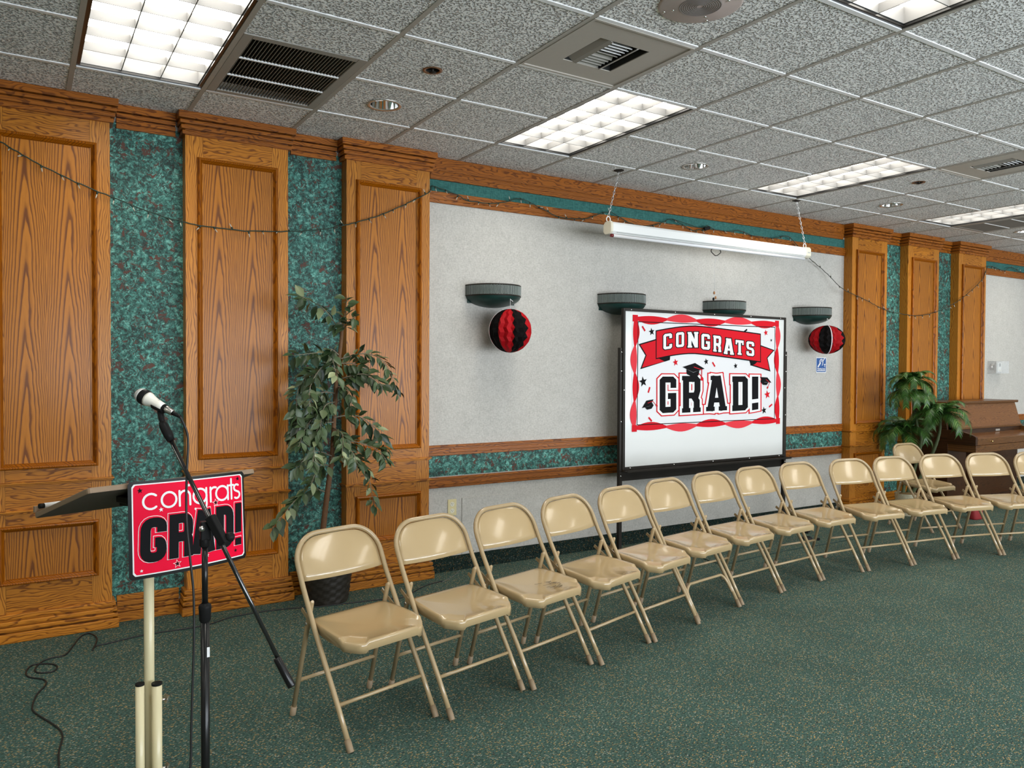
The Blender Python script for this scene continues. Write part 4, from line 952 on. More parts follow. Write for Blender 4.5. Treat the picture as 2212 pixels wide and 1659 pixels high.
def leaf(mb, p, d, up, L, wd, curl=.25, rows=((0, .02), (.18, .62), (.42, 1.0), (.68, .72), (.88, .28), (1, .0))):
    d = d.normalized(); s = d.cross(up); s = s.normalized() if s.length > 1e-4 else d.orthogonal().normalized(); n = s.cross(d); vs = []; fs = []
    for t, q in rows:
        c = p+d*(L*t)-n*(curl*L*t*t); hw = wd*.5*q
        vs += [c-s*hw+n*(hw*.35), c, c+s*hw+n*(hw*.35)]
    for k in range(len(rows)-1):
        a = k*3; fs += [(a, a+1, a+4, a+3), (a+1, a+2, a+5, a+4)]
    mb.add(vs, fs, 0, True)
BR = [([(738, 720), (700, 668), (650, 640)], 4.50, 12, 1.0), ([(740, 725), (745, 680), (750, 640)], 4.55, 8, 1.0), ([(741, 712), (755, 695), (768, 684)], 4.50, 7, 1.05), ([(735, 765), (690, 762), (634, 768)], 4.48, 13, 1.0),
      ([(735, 775), (790, 764), (832, 785), (860, 850)], 4.52, 24, .8), ([(730, 820), (785, 808), (825, 830)], 4.45, 16, 1.1), ([(728, 815), (680, 800), (645, 840), (640, 905)], 4.58, 22, 1.0),
      ([(726, 850), (690, 850), (655, 890), (640, 965)], 4.60, 24, 1.0), ([(724, 895), (690, 890), (660, 925), (645, 965)], 4.50, 18, 1.0), ([(720, 902), (770, 898), (815, 930), (838, 975)], 4.56, 20, 1.0),
      ([(720, 912), (690, 918), (680, 960), (676, 1000)], 4.42, 16, 1.0), ([(714, 990), (760, 985), (792, 1015), (808, 1095)], 4.58, 22, .9), ([(719, 955), (770, 955), (815, 972), (835, 995)], 4.48, 16, 1.0),
      ([(711, 1005), (690, 1008), (672, 1045)], 4.50, 12, 1.0), ([(701, 1062), (668, 1056), (625, 1095), (588, 1142)], 4.45, 22, 1.0), ([(728, 800), (700, 790), (672, 830), (668, 880)], 4.40, 18, 1.0),
      ([(720, 925), (740, 940), (738, 985)], 4.42, 12, 1.0), ([(731, 785), (765, 786), (795, 800)], 4.60, 12, 1.1), ([(722, 880), (690, 870), (650, 910), (632, 935)], 4.64, 16, 1.0), ([(716, 985), (680, 975), (650, 1000), (640, 1010)], 4.62, 14, 1.0),
      ([(727, 835), (750, 840), (760, 880)], 4.52, 12, 1.0), ([(735, 770), (715, 755), (722, 790), (728, 812)], 4.45, 10, 1.0), ([(718, 965), (750, 962), (772, 1000)], 4.50, 10, 1.0), ([(724, 868), (700, 880), (690, 940)], 4.48, 14, 1.0)]
for pts, Ye, nl, sc_ in BR:
    n = len(pts); P = [at(x, y, 4.68+(Ye-4.68)*(k/(n-1))) for k, (x, y) in enumerate(pts)]; w = smooth(P, 8)
    twigs.tube(w, [.0042-.003*k/(len(w)-1) for k in range(len(w))], 6)
    for k in range(int(nl*1.7)):
        t = .12+.88*(k+rs.random())/(nl*1.7); i = min(int(t*(len(w)-1)), len(w)-2); p = w[i].lerp(w[i+1], t*(len(w)-1)-i); d = (w[i+1]-w[i]).normalized()
        sd = d.cross(Vector((0, -1, .3))).normalized()*(1 if k % 2 else -1)
        dr = d*.55+sd*rs.uniform(.35, .9)+Vector((rs.gauss(0, .25), rs.gauss(-.1, .3), rs.uniform(-.75, .05)))
        L = rs.uniform(.065, .092)*sc_; q = dr.normalized(); twigs.tube([p, p+q*.012], .0011, 5); leaf(leafs, p+q*.010, dr, Vector((rs.gauss(0, .5), rs.gauss(-.5, .4), 1)), L, L*rs.uniform(.46, .56), rs.uniform(.0, .35))
for v in leafs.v: pass
leafs.v = [(x, min(y, 4.85), z) for x, y, z in (tuple(v) for v in leafs.v)]
twigs.build('branches', TWIG, r, off=OB); o = leafs.build('foliage', LEAF, r, off=OB)

# ------------------------------------------------------------------ palm with three stems
PC = Vector((7.62, 4.56, 0)); OB = PC
r = thing('artificial_palm', 'dark green artificial palm with three stems in a pale straw pot beside the piano', 'plant', tuple(PC))
m = MB(); wicker(m, PC, .095, .115, .22, 9, 18, .004); m.lathe([(.0, .004), (.095, .004)], PC, n=36); m.build('pot', STRAW, r, off=OB)
m = MB(); m.lathe([(.112, .20), (.06, .225), (0, .23)], PC, n=20); m.build('moss', MOSS, r, off=OB)
rs = random.Random(21)
def frond(mb, mr, base, az, el, L, droop, wd):
    pts = []; p = Vector(base); e = el; n = 14
    for k in range(n+1):
        pts.append(p.copy()); d = Vector((cos(az)*cos(e), sin(az)*cos(e), sin(e))); p = p+d*(L/n); e -= droop/n*(.5+1.0*k/n)
    mr.tube(pts, [.0035-.0027*k/n for k in range(n+1)], 5)
    for k in range(1, n*3):
        t = k/(n*3); i = min(int(t*n), n-1); c = pts[i].lerp(pts[i+1], t*n-i); d = (pts[i+1]-pts[i]).normalized(); s = d.cross(Vector((0, 0, 1))); s = s.normalized() if s.length > .05 else Vector((-sin(az), cos(az), 0)); u = s.cross(d)
        ll = wd*sin(min(1, .18+t*1.15)*pi*.94)**.7+.02
        for sg_ in (-1, 1):
            dr = (d*.75+s*sg_*.85-Vector((0, 0, .28))+u*rs.uniform(-.05, .15)).normalized(); q = d*.0046; e1 = c+dr*(ll*.55); e2 = c+dr*ll-Vector((0, 0, .16*ll))
            mb.add([c-q, c+q, e1+q*.8, e2, e1-q*.8], [(0, 1, 2, 4), (4, 2, 3)], 0, False)
STEMS = [([(PC.x, PC.y, .2), tuple(at(1989, 960, 4.50)), tuple(at(1981, 918, 4.50)), tuple(at(1973, 870, 4.50)), tuple(at(1970, 822, 4.50))], .31, 16, .12, .013),
         ([(PC.x+.03, PC.y-.03, .2), tuple(at(2004, 1000, 4.42)), tuple(at(2020, 965, 4.36)), tuple(at(2030, 930, 4.32)), tuple(at(2031, 893, 4.30))], .40, 18, .14, .015),
         ([(PC.x-.04, PC.y+.02, .2), tuple(at(1958, 1010, 4.62)), tuple(at(1953, 960, 4.66)), tuple(at(1950, 930, 4.68))], .42, 17, .14, .014)]
for si, (pts, L, nf, wd, tr_) in enumerate(STEMS):
    w = smooth(pts, 6); m = MB(); m.tube(w, [tr_*(1.25-.5*k/(len(w)-1))*(1.12 if k % 2 else 1.0) for k in range(len(w))], 10); st = m.build('stem', PTRUNK, r, off=OB)
    mb = MB(); mr = MB()
    for k in range(nf):
        az = 2*pi*k/nf*1.0+rs.uniform(-.2, .2)+si; lev = k % 3; el = (.15, .55, 1.05)[lev]+rs.uniform(-.12, .12)
        LL = L*(1.0, 1.0, .8)[lev]
        if si == 0 and sin(az) > .5: LL *= .8
        if si == 1 and cos(az) > .4: LL *= .78
        frond(mb, mr, w[-1], az, el, LL, (2.3, 2.7, 2.2)[lev], wd*(1.0, 1.0, .8)[lev])
    if si == 0:
        for k in range(14):
            frond(mb, mr, w[-1]+Vector((0, 0, -.10)), 2*pi*k/14+.3, .25, .34, 2.6, .12)
    mb.v = [(x, min(y, 4.86), z) for x, y, z in (tuple(v) for v in mb.v)]
    mr.v = [(x, min(y, 4.86), z) for x, y, z in (tuple(v) for v in mr.v)]
    mr.build('frond_ribs', PTRUNK, r, off=OB); mb.build('fronds', PALM, r, off=OB)

# ------------------------------------------------------------------ upright piano
x0, x1, yb, yf, yk = 8.235, 9.70, 4.855, 4.50, 4.205
r = thing('upright_piano', 'brown walnut upright piano with closed lid against the wall at the right edge', 'piano', ((x0+x1)/2, 4.55, 0)); OB = r.location.copy()
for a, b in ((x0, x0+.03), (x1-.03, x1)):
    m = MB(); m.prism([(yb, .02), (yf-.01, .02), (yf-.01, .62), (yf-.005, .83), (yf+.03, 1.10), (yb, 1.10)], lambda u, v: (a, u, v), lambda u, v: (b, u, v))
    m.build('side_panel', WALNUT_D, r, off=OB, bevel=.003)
m = MB(); m.box(x0-.012, yf-.005, 1.108, x1+.012, yb+.005, 1.136); m.build('top_lid', WALNUT, r, off=OB, bevel=.006)
m = MB(); m.prism([(yf-.055, .865), (yf-.035, .865), (yf+.035, 1.106), (yf+.015, 1.106)], lambda u, v: (x0+.03, u, v), lambda u, v: (x1-.03, u, v)); m.build('music_panel', oak('piano_walnut_front', 'h', light=(.19,.082,.032), dark=(.10,.04,.016), rough=.28), r, off=OB)
m = MB(); m.box(x0+.03, yf-.07, .846, x1-.03, yf-.03, .866); m.build('music_ledge', WALNUT, r, off=OB, bevel=.003)
m = MB(); m.prism([(yf-.06, .775), (yf-.045, .775), (yf-.03, .846), (yf-.05, .846)], lambda u, v: (x0+.03, u, v), lambda u, v: (x1-.03, u, v)); fb = m.build('fallboard_back', WALNUT_D, r, off=OB)
m = MB(); m.box(9.10, yf-.062, .806, 9.19, yf-.054, .826); m.build('name_plate', plain('silver_plate', (.55,.52,.47), .3, metal=.6), fb, off=OB)
m = MB(); m.prism([(yk+.012, .755), (yk+.012, .772), (yf-.05, .800), (yf-.05, .780)], lambda u, v: (x0+.04, u, v), lambda u, v: (x1-.04, u, v)); fl = m.build('key_lid', oak('piano_walnut_lid', 'h', light=(.23,.10,.037), dark=(.12,.05,.02), rough=.22), r, off=OB)
m = MB(); m.box(x0+.04, yk+.004, .700, x1-.04, yk+.022, .770); ks = m.build('key_slip', WALNUT, r, off=OB, bevel=.004)
for xx in (x0+.30, x1-.30):
    m = MB(); m.lathe([(0, -.024), (.007, -.022), (.010, -.015), (.006, -.006), (.008, 0)], (xx, yk+.004, .735), n=14, axis='y'); m.build('knob', BRASS, ks, off=OB)
m = MB(); m.box(x0+.005, yk, .625, x1-.005, yf, .698); m.build('key_bed', WALNUT, r, off=OB, bevel=.004)
for a, b in ((x0, x0+.04), (x1-.04, x1)):
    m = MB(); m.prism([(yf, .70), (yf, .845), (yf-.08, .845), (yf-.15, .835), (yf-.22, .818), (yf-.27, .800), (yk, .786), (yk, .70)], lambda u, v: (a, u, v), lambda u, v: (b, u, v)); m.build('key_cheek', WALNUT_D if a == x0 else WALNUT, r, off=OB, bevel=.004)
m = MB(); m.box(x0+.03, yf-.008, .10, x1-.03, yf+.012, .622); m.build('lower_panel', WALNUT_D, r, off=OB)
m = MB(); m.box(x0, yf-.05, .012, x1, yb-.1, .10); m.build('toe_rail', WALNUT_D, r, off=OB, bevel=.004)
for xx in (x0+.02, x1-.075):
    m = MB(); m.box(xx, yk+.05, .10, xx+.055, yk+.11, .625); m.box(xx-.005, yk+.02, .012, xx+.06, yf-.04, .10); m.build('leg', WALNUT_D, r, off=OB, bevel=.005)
for k in range(2):
    m = MB(); xx = (x0+x1)/2-.08+.16*k; m.obox((xx, yf-.04, .07), (xx, yf-.17, .055), .04, .010); m.build('pedal', BRASS, r, off=OB, bevel=.003)
for xx in (x0+.05, x1-.05):
    for yy in (yk+.06, yb-.14):
        m = MB(); m.lathe([(0, -.012), (.013, -.012), (.014, 0), (.013, .012), (0, .012)], (xx, yy, .014), n=14, axis='x'); m.build('caster', STEEL, r, off=OB)
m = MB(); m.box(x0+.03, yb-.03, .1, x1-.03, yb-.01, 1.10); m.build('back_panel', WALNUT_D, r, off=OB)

# ------------------------------------------------------------------ red bag on the floor by the piano
c = atz(2098, 1114); r = thing('red_cloth_bag', 'small red cloth bag on the floor under the keyboard end of the piano', 'bag', (8.00, 4.08, 0)); OB = r.location.copy()
m = MB(); R_ = []; n = 20
for t, q in ((0, .92), (.05, 1.0), (.35, 1.0), (.7, .9), (.9, .72), (1, .60)):
    R_.append([(OB.x+.085*q*(abs(cos(2*pi*k/n))**.6)*(1 if cos(2*pi*k/n) >= 0 else -1), OB.y+.05*q*(abs(sin(2*pi*k/n))**.6)*(1 if sin(2*pi*k/n) >= 0 else -1)*(1-.3*t), .235*t+.004*sin(k*2.3)*(t > .1)) for k in range(n)])
vs = [v for q in R_ for v in q]; m.add(vs, [(a*n+j, a*n+(j+1) % n, (a+1)*n+(j+1) % n, (a+1)*n+j) for a in range(5) for j in range(n)], 0, True); m.add(R_[0], [tuple(reversed(range(n)))]); m.build('bag_body', REDC, r, off=OB)
m = MB(); m.tube(smooth([(OB.x-.03, OB.y, .225), (OB.x-.045, OB.y-.03, .235), (OB.x, OB.y-.05, .225), (OB.x+.045, OB.y-.03, .235), (OB.x+.03, OB.y, .225)], 4), .004, 8); m.build('handle', REDC, r, off=OB)

# ------------------------------------------------------------------ lectern
ax = Vector((.93, .37, 0)).normalized(); by = Vector((-ax.y, ax.x, 0)); PL = atd(322, 1350, 2.28); PL.z = 0
RZ = atan2(ax.y, ax.x)
r = thing('lectern', 'lectern with a tilted brown top on a cream tube stand, behind the pink sign', 'lectern', tuple(PL), RZ)
m = MB(); m.tube([(0, 0, .10), (0, 0, 1.085)], .0140, 20); m.build('post', CREAM, r)
for dx, dy, zt_ in ((-.050, -.040, .560), (-.003, -.046, .548)):
    m = MB(); tr_ = .0118 if dx < -.02 else .0140; m.tube([(dx, dy, .03), (dx, dy, zt_)], tr_, 18); tb = m.build('side_tube', CREAM, r)
    m = MB(); m.tube([(dx, dy, zt_), (dx, dy, zt_+.006)], tr_+.0006, 18); m.build('end_plug', BLACK, tb)
    m = MB(); m.obox((dx, dy, .028), (-.30 if dx < -.02 else .30, dy*7, .016), .030, .024); ft = m.build('foot', CREAM, r, bevel=.003)
    m = MB(); m.obox((dx, dy+.03, .028), (-.30 if dx < -.02 else .30, .30, .016), .030, .024); m.build('foot', CREAM, r, bevel=.003)
for zz in (.30, .500):
    m = MB(); m.tube([(.008, -.048, zz), (.020, -.052, zz)], .0035, 8); m.obox((.020, -.052, zz-.010), (.026, -.054, zz+.010), .016, .004, up=(1, 0, 0)); m.build('wing_screw', STEEL, r)
# tilted top: near edge high, far edge low
def tray(x, d, k): # d across depth from near edge, k thickness offset
    t = Vector((0, .325, -.105)).normalized(); nn = Vector((0, t.z, -t.y)); nn = Vector((0, .105, .325)).normalized(); p = Vector((0, -.055, 1.142))+t*d+nn*k; return (x, p.y, p.z)
xa, xb, xd = -.198, .322, .062
pl_ = [(xa, 0), (xb, 0), (xb+.0, .34), (xa-.0, .34)]
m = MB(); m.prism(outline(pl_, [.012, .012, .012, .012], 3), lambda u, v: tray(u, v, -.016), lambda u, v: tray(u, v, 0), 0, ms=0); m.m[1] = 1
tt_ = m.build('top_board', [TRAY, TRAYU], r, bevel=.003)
m = MB(); m.obox(tray(xa, .335, .010), tray(xb, .335, .010), .010, .018, up=(0, 0, 1)); m.build('book_ledge', TRAY, tt_)
m = MB(); m.obox((-.07, .02, 1.085), (.07, .02, 1.085), .06, .020); m.obox((0, -.03, 1.075), (0, .12, 1.06), .05, .020); m.build('tilt_bracket', DARKM, r, bevel=.003)
r2 = thing('chalk_stick', 'white marker lying at the far left corner of the lectern top', 'marker', tuple(PL+ax*(-.185)+by*.232+Vector((0, 0, 1.054))), RZ)
m = MB(); m.tube([(-.0, 0, .008), (.085, 0, .008)], .0075, 12); m.build('barrel', WINK, r2); m = MB(); m.tube([(-.014, 0, .008), (.0, 0, .008)], .0072, 12); m.build('cap', BLACK, r2)
r2.name = 'marker_pen'

# ---- pink graduation sign clipped on the front of the lectern (photo-space corners resolved onto its plane)
r = thing('congrats_sign', 'hot pink and black plastic sign reading congrats GRAD! on the front of the lectern', 'sign', tuple(PL+Vector((0, 0, 1.0))), RZ)
SY = -.0775; c_tl, c_tr, c_br, c_bl = (-.099, 1.147), (.269, 1.140), (.282, .865), (-.093, .871)
def sf(u, v, k):                                      # u,v in 0..1 on the sign face
    x = (c_bl[0]*(1-u)+c_br[0]*u)*(1-v)+(c_tl[0]*(1-u)+c_tr[0]*u)*v; z = (c_bl[1]*(1-u)+c_br[1]*u)*(1-v)+(c_tl[1]*(1-u)+c_tr[1]*u)*v
    bend = .018*(2*u-1)**2*(1-.3*v)-.006
    return (x, SY+bend-.0005*k, z-1.0)
def grid(u0, v0, u1, v1, k, nm, mt, n=60, rad=.022):
    m = MB(); vs = []
    for kk in (k, k-.8):
        for i in range(n+1):
            u = u0+(u1-u0)*i/n; e = min(u-u0, u1-u); dv = rad*(1-sqrt(max(0, 1-(1-e/rad)**2)))*1.3 if e < rad else 0
            vs += [sf(u, v0+dv, kk), sf(u, v1-dv, kk)]
    q = 2*(n+1); fs = [(2*i, 2*i+2, 2*i+3, 2*i+1) for i in range(n)]+[(q+2*i+1, q+2*i+3, q+2*i+2, q+2*i) for i in range(n)]+[(2*i, q+2*i, q+2*i+2, 2*i+2) for i in range(n)]+[(2*i+1, 2*i+3, q+2*i+3, q+2*i+1) for i in range(n)]+[(0, 1, q+1, q), (2*n, q+2*n, q+2*n+1, 2*n+1)]
    m.add(vs, fs, 0, False); return m.build(nm, mt, r)
grid(0, 0, 1, 1, 1, 'black_plate', BLACKM); grid(.026, .034, .980, .972, 2, 'white_border', WINK); grid(.036, .047, .970, .960, 3, 'pink_field', SRED)
ASP = .368/.275
def sp_(polys, nm, mt, k):                            # polys in sign units: u by width, v by height
    m = MB()
    for i_, p in enumerate(polys):
        e = .012*(i_ % 47); m.prism(p, lambda u, v: sf(u, v, k-.7+e), lambda u, v: sf(u, v, k+e))
    return m.build(nm, mt, r)
def strk(pts, w, closed=False):                       # stroke with the aspect corrected, rounded joints
    P = [(x*ASP, y) for x, y in pts]; out = ribbon(P, w, closed); out += [[(x+w/2*cos(2*pi*k/10), y+w/2*sin(2*pi*k/10)) for k in range(10)] for x, y in (P[0], P[-1])] if not closed else []
    return [[(x/ASP, y) for x, y in q] for q in out]
def carc(cx, cy, rr, a0, a1, n=14): return [(cx+rr/ASP*cos(radians(a0+(a1-a0)*i/n)), cy+rr*sin(radians(a0+(a1-a0)*i/n))) for i in range(n+1)]
wt = .0225; L = []; R0 = .078; cy = .785
L += strk(carc(.165, cy, R0, 48, 312), wt)
L += strk(carc(.305, cy, R0, 0, 345, 20), wt, True)
L += strk([(.390, cy-R0), (.390, cy+R0)], wt)+strk(carc(.434, cy+.017, .059, 180, 0, 10)+[(.478, cy-R0)], wt)
L += strk(carc(.565, cy, R0, 0, 345, 20), wt, True)+strk([(.622, cy+R0), (.622, cy-.085)]+carc(.566, cy-.088, .075, 0, -145, 8), wt)
L += strk([(.660, cy-R0), (.660, cy+R0)], wt)+strk(carc(.697, cy+.024, .052, 180, 65, 6), wt)
L += strk(carc(.770, cy, R0, 0, 345, 20), wt, True)+strk([(.827, cy+R0), (.827, cy-R0)], wt)
L += strk([(.862, cy+.145), (.862, cy-R0)], wt)+strk([(.842, cy+.075), (.884, cy+.075)], wt)
L += strk(carc(.916, cy+.040, .036, 50, 255, 8)+carc(.916, cy-.040, .040, 75, -130, 8)[1:], wt)
sp_(L, 'script_letters', WINK, 4.5)
def shear(polys): return [[(u+.030*(v-.3), v) for u, v in q] for q in polys]
def blk(ch, u0, u1, v0, v1, e):
    w_ = (u1-u0)*ASP; h_ = v1-v0; t = .100+2*e; hh = .05; S = []
    X = lambda a: u0*ASP+a*w_
    Y = lambda b: v0+b*h_
    i = .050
    def cr(pts, rad, sharp=()):                                 # round the corners of a stroke
        o = [pts[0]]
        for q in range(1, len(pts)-1):
            if q in sharp: o.append(pts[q]); continue
            p = Vector(pts[q]); A = Vector(pts[q-1])-p; B = Vector(pts[q+1])-p; A = p+A.normalized()*min(rad, A.length*.49); B = p+B.normalized()*min(rad, B.length*.49)
            o += [tuple((1-t)**2*A+2*t*(1-t)*p+t*t*B) for t in (0, .2, .4, .6, .8, 1)]
        return o+[pts[-1]]
    if ch == 'G': S = [(cr([(X(1)-i, Y(.66)), (X(1)-i, Y(1)-i), (X(0)+i, Y(1)-i), (X(0)+i, Y(0)+i), (X(1)-i, Y(0)+i), (X(1)-i, Y(.44)), (X(.55), Y(.44))], .085), 1)]
    if ch == 'R': S = [(cr([(X(0)+i, Y(0)), (X(0)+i, Y(1)-i), (X(1)-i, Y(1)-i), (X(1)-i, Y(.47)), (X(0)+i, Y(.47))], .07, (1,)), 1), (cr([(X(1)-.10, Y(.47)), (X(1)-i, Y(.45)), (X(1)-i, Y(0))], .05), 1)]
    if ch == 'A': S = [([(X(0)+i*.9, Y(0)), (X(.42), Y(1))], 1), ([(X(1)-i*.9, Y(0)), (X(.62), Y(1))], 1), ([(X(.22), Y(.27)), (X(.80), Y(.27))], .8), ([(X(.40), Y(1)-i*.8), (X(.66), Y(1)-i*.8)], .8)]
    if ch == 'D': S = [(cr([(X(0)+i, Y(0)), (X(0)+i, Y(1)-i), (X(1)-i, Y(1)-i), (X(1)-i, Y(0)+i), (X(0), Y(0)+i)], .085, (1,)), 1)]
    if ch == '!': S = [([(X(.5), Y(.30)), (X(.5), Y(1))], .85), ([(X(.5), Y(0)), (X(.5), Y(.17))], .85)]
    out = []
    for pts, kk in S: out += ribbon(pts, t*kk, ext=e)
    return shear([[(x/ASP, y) for x, y in q] for q in out])
GL = [('G', .070, .268, .165, .625), ('R', .288, .482, .168, .632), ('A', .476, .676, .172, .640), ('D', .690, .862, .176, .648), ('!', .872, .950, .18, .655)]
l1 = []; l1b = []; l2 = []
for g in GL: l1 += blk(*g, .012); l1b += blk(*g, .0065); l2 += blk(*g, 0)
sp_(l1, 'block_letter_outline', WINK, 5); sp_(l1b, 'block_letter_gap', SRED, 5.8); 
l2b = [[(u+.006, v-.008) for u, v in q] for q in l2]
sp_(l2b, 'block_letters', INK, 6.8)
def sst(u, v, rr): return starpoly([[(u+(x)/ASP, v+y) for x, y in star(0, 0, rr, 95)]])
for u, v, rr, mt in ((.085, .905, .030, INK), (.930, .925, .026, INK), (.470, .915, .022, WINK), (.240, .690, .026, WINK), (.705, .690, .026, INK), (.355, .100, .028, INK), (.610, .130, .026, WINK), (.085, .085, .018, WINK), (.885, .115, .022, INK)):
    if (u, v) in ((.705, .690), (.355, .100)): sp_(sst(u, v, rr*1.7), 'star_outline', WINK, 4.0); sp_(sst(u, v, rr*1.35), 'star_gap', SRED, 4.6)
    sp_(sst(u, v, rr), 'black_star' if mt is INK else 'white_star', mt, 5.2)

# ------------------------------------------------------------------ microphone stand, microphone, cable
DM = 2.05; PM = atd(443, 1400, DM); PM.z = 0
r = thing('microphone_stand', 'black boom microphone stand in front of the pink sign', 'microphone stand', tuple(PM)); OB = PM.copy()
def P_(x, y, d=DM): return atd(x, y, d)
zb_ = .825
m = MB(); m.tube([(PM.x, PM.y, .06), (PM.x, PM.y, zb_-.012)], .0112, 20); m.build('lower_tube', BLACKM, r, off=OB)
m = MB(); q = P_(449, 1408); m.obox((PM.x+.006, PM.y-.0105, q.z-.012), (PM.x+.006, PM.y-.0105, q.z+.014), .007, .0012, up=(0, 1, 0)); m.build('logo_mark', WINK, r, off=OB)
m = MB(); m.lathe([(.0114, zb_-.028), (.0150, zb_-.022), (.0155, zb_+.004), (.0165, zb_+.010), (.0155, zb_+.016), (.0140, zb_+.018), (.009, zb_+.022)], (PM.x, PM.y, 0), n=20); m.build('height_clutch', BLACK, r, off=OB)
m = MB(); m.tube([(PM.x, PM.y, zb_), (PM.x, PM.y, .995)], .0078, 16); m.build('upper_tube', BLACKM, r, off=OB)
m = MB(); m.lathe([(0, 0), (.128, 0), (.130, .006), (.126, .014), (.06, .026), (.024, .036), (.020, .062), (0, .064)], (PM.x, PM.y, 0), n=40); m.build('round_base', BLACKM, r, off=OB)
pa_, pb_ = P_(354, 920, 2.06), P_(630, 1482, 1.98); bd = (pb_-pa_).normalized()
m = MB(); m.tube([pa_, pb_], .0058, 14); m.build('boom_arm', plain('black_gloss_tube', (.012,.012,.012), .12, coat=.8, metal=.2), r, off=OB)
wA = P_(599, 1424, 1.988); m = MB(); m.tube([wA-bd*.004, wA, pb_, pb_+bd*.002], [.0085, .0100, .0108, .0095], 16); m.build('counterweight', BLACKM, r, off=OB)
qa, qb = P_(455, 1118, 2.03), P_(484, 1172, 2.02); up_ = Vector((0, 0, 1))-bd*bd.z
m = MB(); m.obox(qa-bd*.004, qb+bd*.004, .022, .022, up=tuple(up_)); bh = m.build('boom_clamp', BLACK, r, off=OB, bevel=.003)
m = MB(); m.tube([(PM.x, PM.y, .995), (PM.x, PM.y, 1.018)], .0135, 16); m.box(PM.x-.012, PM.y-.012, 1.012, PM.x+.014, PM.y+.012, 1.062); m.build('swivel_head', BLACK, r, off=OB, bevel=.003)
m = MB(); k0 = P_(436, 1142, 2.03); m.lathe([(0, -.006), (.007, -.005), (.008, 0), (.006, .004)], tuple(k0), n=14, axis='y'); m.build('pivot_bolt', STEEL, r, off=OB)
m = MB(); k0 = P_(496, 1160, 2.03); m.lathe([(0, -.010), (.010, -.009), (.012, -.002), (.012, .008), (.006, .012)], tuple(k0), n=14, axis='x'); m.build('boom_knob', BLACK, r, off=OB)
m = MB(); m.lathe([(0, -.011), (.004, -.0105), (.005, -.009)], tuple(k0), n=10, axis='y'); m.build('knob_screw', CHROME, r, off=OB)
c0_ = P_(362, 938, 2.057); m = MB(); m.tube([pa_+bd*.045, pa_+bd*.025, pa_, pa_-bd*.012], [.0095, .0125, .0120, .008], 16); m.build('boom_tip_collar', BLACK, r, off=OB)
# microphone axis
mh, mt_ = P_(302, 852, 2.09), P_(388, 900, 2.05); md_ = (mt_-mh).normalized()
j0 = P_(349, 905, 2.062); j1 = P_(344, 893, 2.066)
m = MB(); m.tube([pa_, j0, mh.lerp(mt_, .52)-Vector((0, 0, .014))], [.006, .0075, .008], 12); m.build('clip_joint', BLACK, r, off=OB)
ca, cb = mh.lerp(mt_, .40), mh.lerp(mt_, .64)
m = MB(); sd_ = md_.cross(Vector((0, 0, 1))).normalized(); dn_ = sd_.cross(md_); vs = []
for q in range(5):
    c = ca.lerp(cb, q/4); rr = .0155-.0024*q/4
    for k in range(13): a = pi*(.08+.84*k/12)+pi; vs.append(c+sd_*(rr*cos(a))+dn_*(-rr*sin(a) if dn_.z < 0 else rr*sin(a)))
m.add(vs, [(q*13+k, q*13+k+1, (q+1)*13+k+1, (q+1)*13+k) for q in range(4) for k in range(12)], 0, True); m.build('microphone_clip', BLACK, r, off=OB, solid=.002)
# microphone
rm = thing('microphone', 'white handheld microphone with a black grille band held in the boom stand clip', 'microphone', tuple(mh.lerp(mt_, .5))); OM = rm.location.copy()
def rev(prof, nm, mtr, par=rm):                       # profile (radius, distance along axis)
    m = MB(); m.tube([mh+md_*d for rr, d in prof], [max(rr*.87, .0004) for rr, d in prof], 26); return m.build(nm, mtr, par, off=OM)
rev([(.0004, -.010), (.012, -.008), (.0195, -.002), (.0225, .006), (.0232, .010)], 'grille_cap', plain('silver_mesh', (.62,.62,.60), .35, metal=.3, bump=.6, bscale=900))
rev([(.0232, .010), (.0240, .012), (.0245, .018), (.0238, .027), (.0225, .029)], 'grille_band', BLACK)
rev([(.0225, .029), (.0210, .035), (.0175, .046), (.0155, .056), (.0142, .070), (.0128, .086)], 'body', plain('white_gloss_plastic', (.78,.76,.68), .3, coat=.3))
rev([(.0129, .086), (.0129, .091)], 'ring', BLACK); rev([(.0110, .091), (.0106, .100), (.0096, .117), (.0085, .119)], 'connector', STEEL); rev([(.0072, .119), (.0058, .130), (.0040, .142)], 'strain_relief', BLACK)
m = MB(); s_ = mh+md_*.060+Vector((0, 0, .0128)); m.obox(s_, s_+md_*.010, .005, .002); m.build('switch', BLACK, rm, off=OM)
e = mh+md_*.140
rc = thing('microphone_cable', 'black cable hanging from the microphone down past the pink sign', 'cable', (PM.x-.02, PM.y+.02, 0)); OC = rc.location.copy()
pts = [e, e+md_*.008-Vector((0, 0, .003)), P_(404, 935, 2.05), P_(406, 968, 2.05), P_(403, 1040, 2.045), P_(403, 1120, 2.035), P_(410, 1200, 2.03), P_(418, 1280, 2.03), P_(419, 1380, 2.03), P_(416, 1480, 2.03), P_(413, 1580, 2.03), P_(411, 1660, 2.03)]
l_ = pts[-1]; pts += [Vector((l_.x-.02, l_.y-.01, .25)), Vector((l_.x-.12, l_.y-.06, .05)), Vector((l_.x-.2, l_.y-.09, .006)), Vector((l_.x-.35, l_.y-.15, .005)), Vector((l_.x-.6, l_.y-.1, .005))]
m = MB(); m.tube(smooth(pts, 6), .0030, 8); m.build('cord', CORDB, rc, off=OC)
m = MB(); m.tube([e-md_*.003, e+md_*.006], .0042, 8); m.build('cable_boot', BLACK, rc, off=OC)

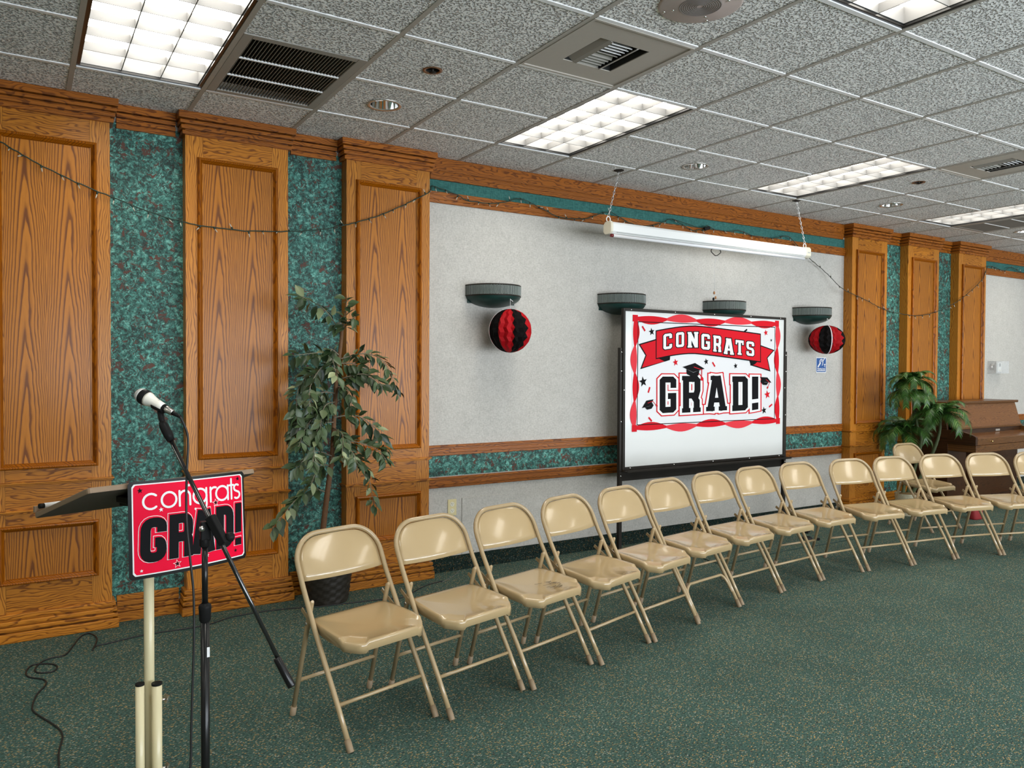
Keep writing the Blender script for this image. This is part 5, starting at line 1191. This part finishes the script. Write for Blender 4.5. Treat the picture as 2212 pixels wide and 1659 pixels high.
# ------------------------------------------------------------------ cords on the carpet
def cord(name, lab, pts, rr, mt, zf=.004):
    P = [atz(x, y, zf) if len(p) == 2 else Vector(p[2]) for p in pts for x, y in [p[:2]]]
    P = smooth(P, 7); c = sum(P, Vector())/len(P); c.z = 0; m = MB(); m.tube(P, rr, 7); o = m.build(name, mt, off=c, loc=c); return tag(o, lab, 'cord')
cord('floor_cord', 'thin black cord looping over the carpet at the foot of the wood columns', [(128,1659), (127,1625), (135,1590), (122,1570), (76,1540), (70,1525), (80,1500), (98,1480), (95,1468), (62,1462), (57,1450), (72,1436), (110,1434), (124,1441), (112,1451), (82,1453), (76,1445), (90,1430), (112,1421), (140,1415), (158,1395), (172,1377), (190,1368), (206,1374), (209,1385), (200,1405), (207,1396), (240,1388), (290,1376), (330,1368), (400,1358), (450,1349), (500,1333), (560,1322), (610,1316), (660,1312), (700,1309), (760,1302), (820,1295), (870,1290), (905,1272), (928,1262), (955,1255)], .0036, CORDB)
a = at(1024, 1188, 4.975)
cord('panel_cord', 'thin grey wire running up from the carpet to the access panel behind the second chair', [(955,1258), (985,1240), (1000, 1222), (0, 0, a+Vector((-.06, -.05, -.05))), (0, 0, a)], .0022, plain('grey_wire', (.12,.12,.11), .5))
cord('green_cord', 'thin green cord lying on the carpet under the middle chairs', [(1500,1196), (1540,1214), (1575,1216), (1620,1206), (1670,1195), (1730,1183), (1800,1172), (1850,1163), (1900,1155)], .0042, CORDG)
c = atz(1743, 1166); r = thing('coiled_plug', 'small coil of black cable with a plug on the carpet under the chairs', 'cable', (c.x, c.y, 0)); OB = r.location.copy()
m = MB(); m.tube([(c.x+.045*cos(t*.5), c.y+.04*sin(t*.5), .006+.0022*t/4) for t in range(36)], .004, 7); m.build('coil', CORDB, r, off=OB)
m = MB(); m.obox((c.x+.03, c.y-.05, .012), (c.x+.075, c.y-.07, .012), .02, .02); m.build('plug', BLACK, r, off=OB, bevel=.003)

# ------------------------------------------------------------------ light and view
w = bpy.data.worlds.new('world'); sc.world = w; w.use_nodes = True
bg = w.node_tree.nodes['Background']; bg.inputs[0].default_value = (.75, .86, 1, 1); bg.inputs[1].default_value = 1.0
sc.view_settings.view_transform = 'Standard'; sc.view_settings.look = 'None'; sc.view_settings.gamma = 1; sc.view_settings.use_curve_mapping = False
sc.view_settings.exposure = EXPO
sc.cycles.max_bounces = 8; sc.cycles.diffuse_bounces = 5; sc.cycles.glossy_bounces = 4; sc.cycles.transparent_max_bounces = 8
sc.cycles.sample_clamp_indirect = 6; sc.cycles.caustics_reflective = False; sc.cycles.caustics_refractive = False
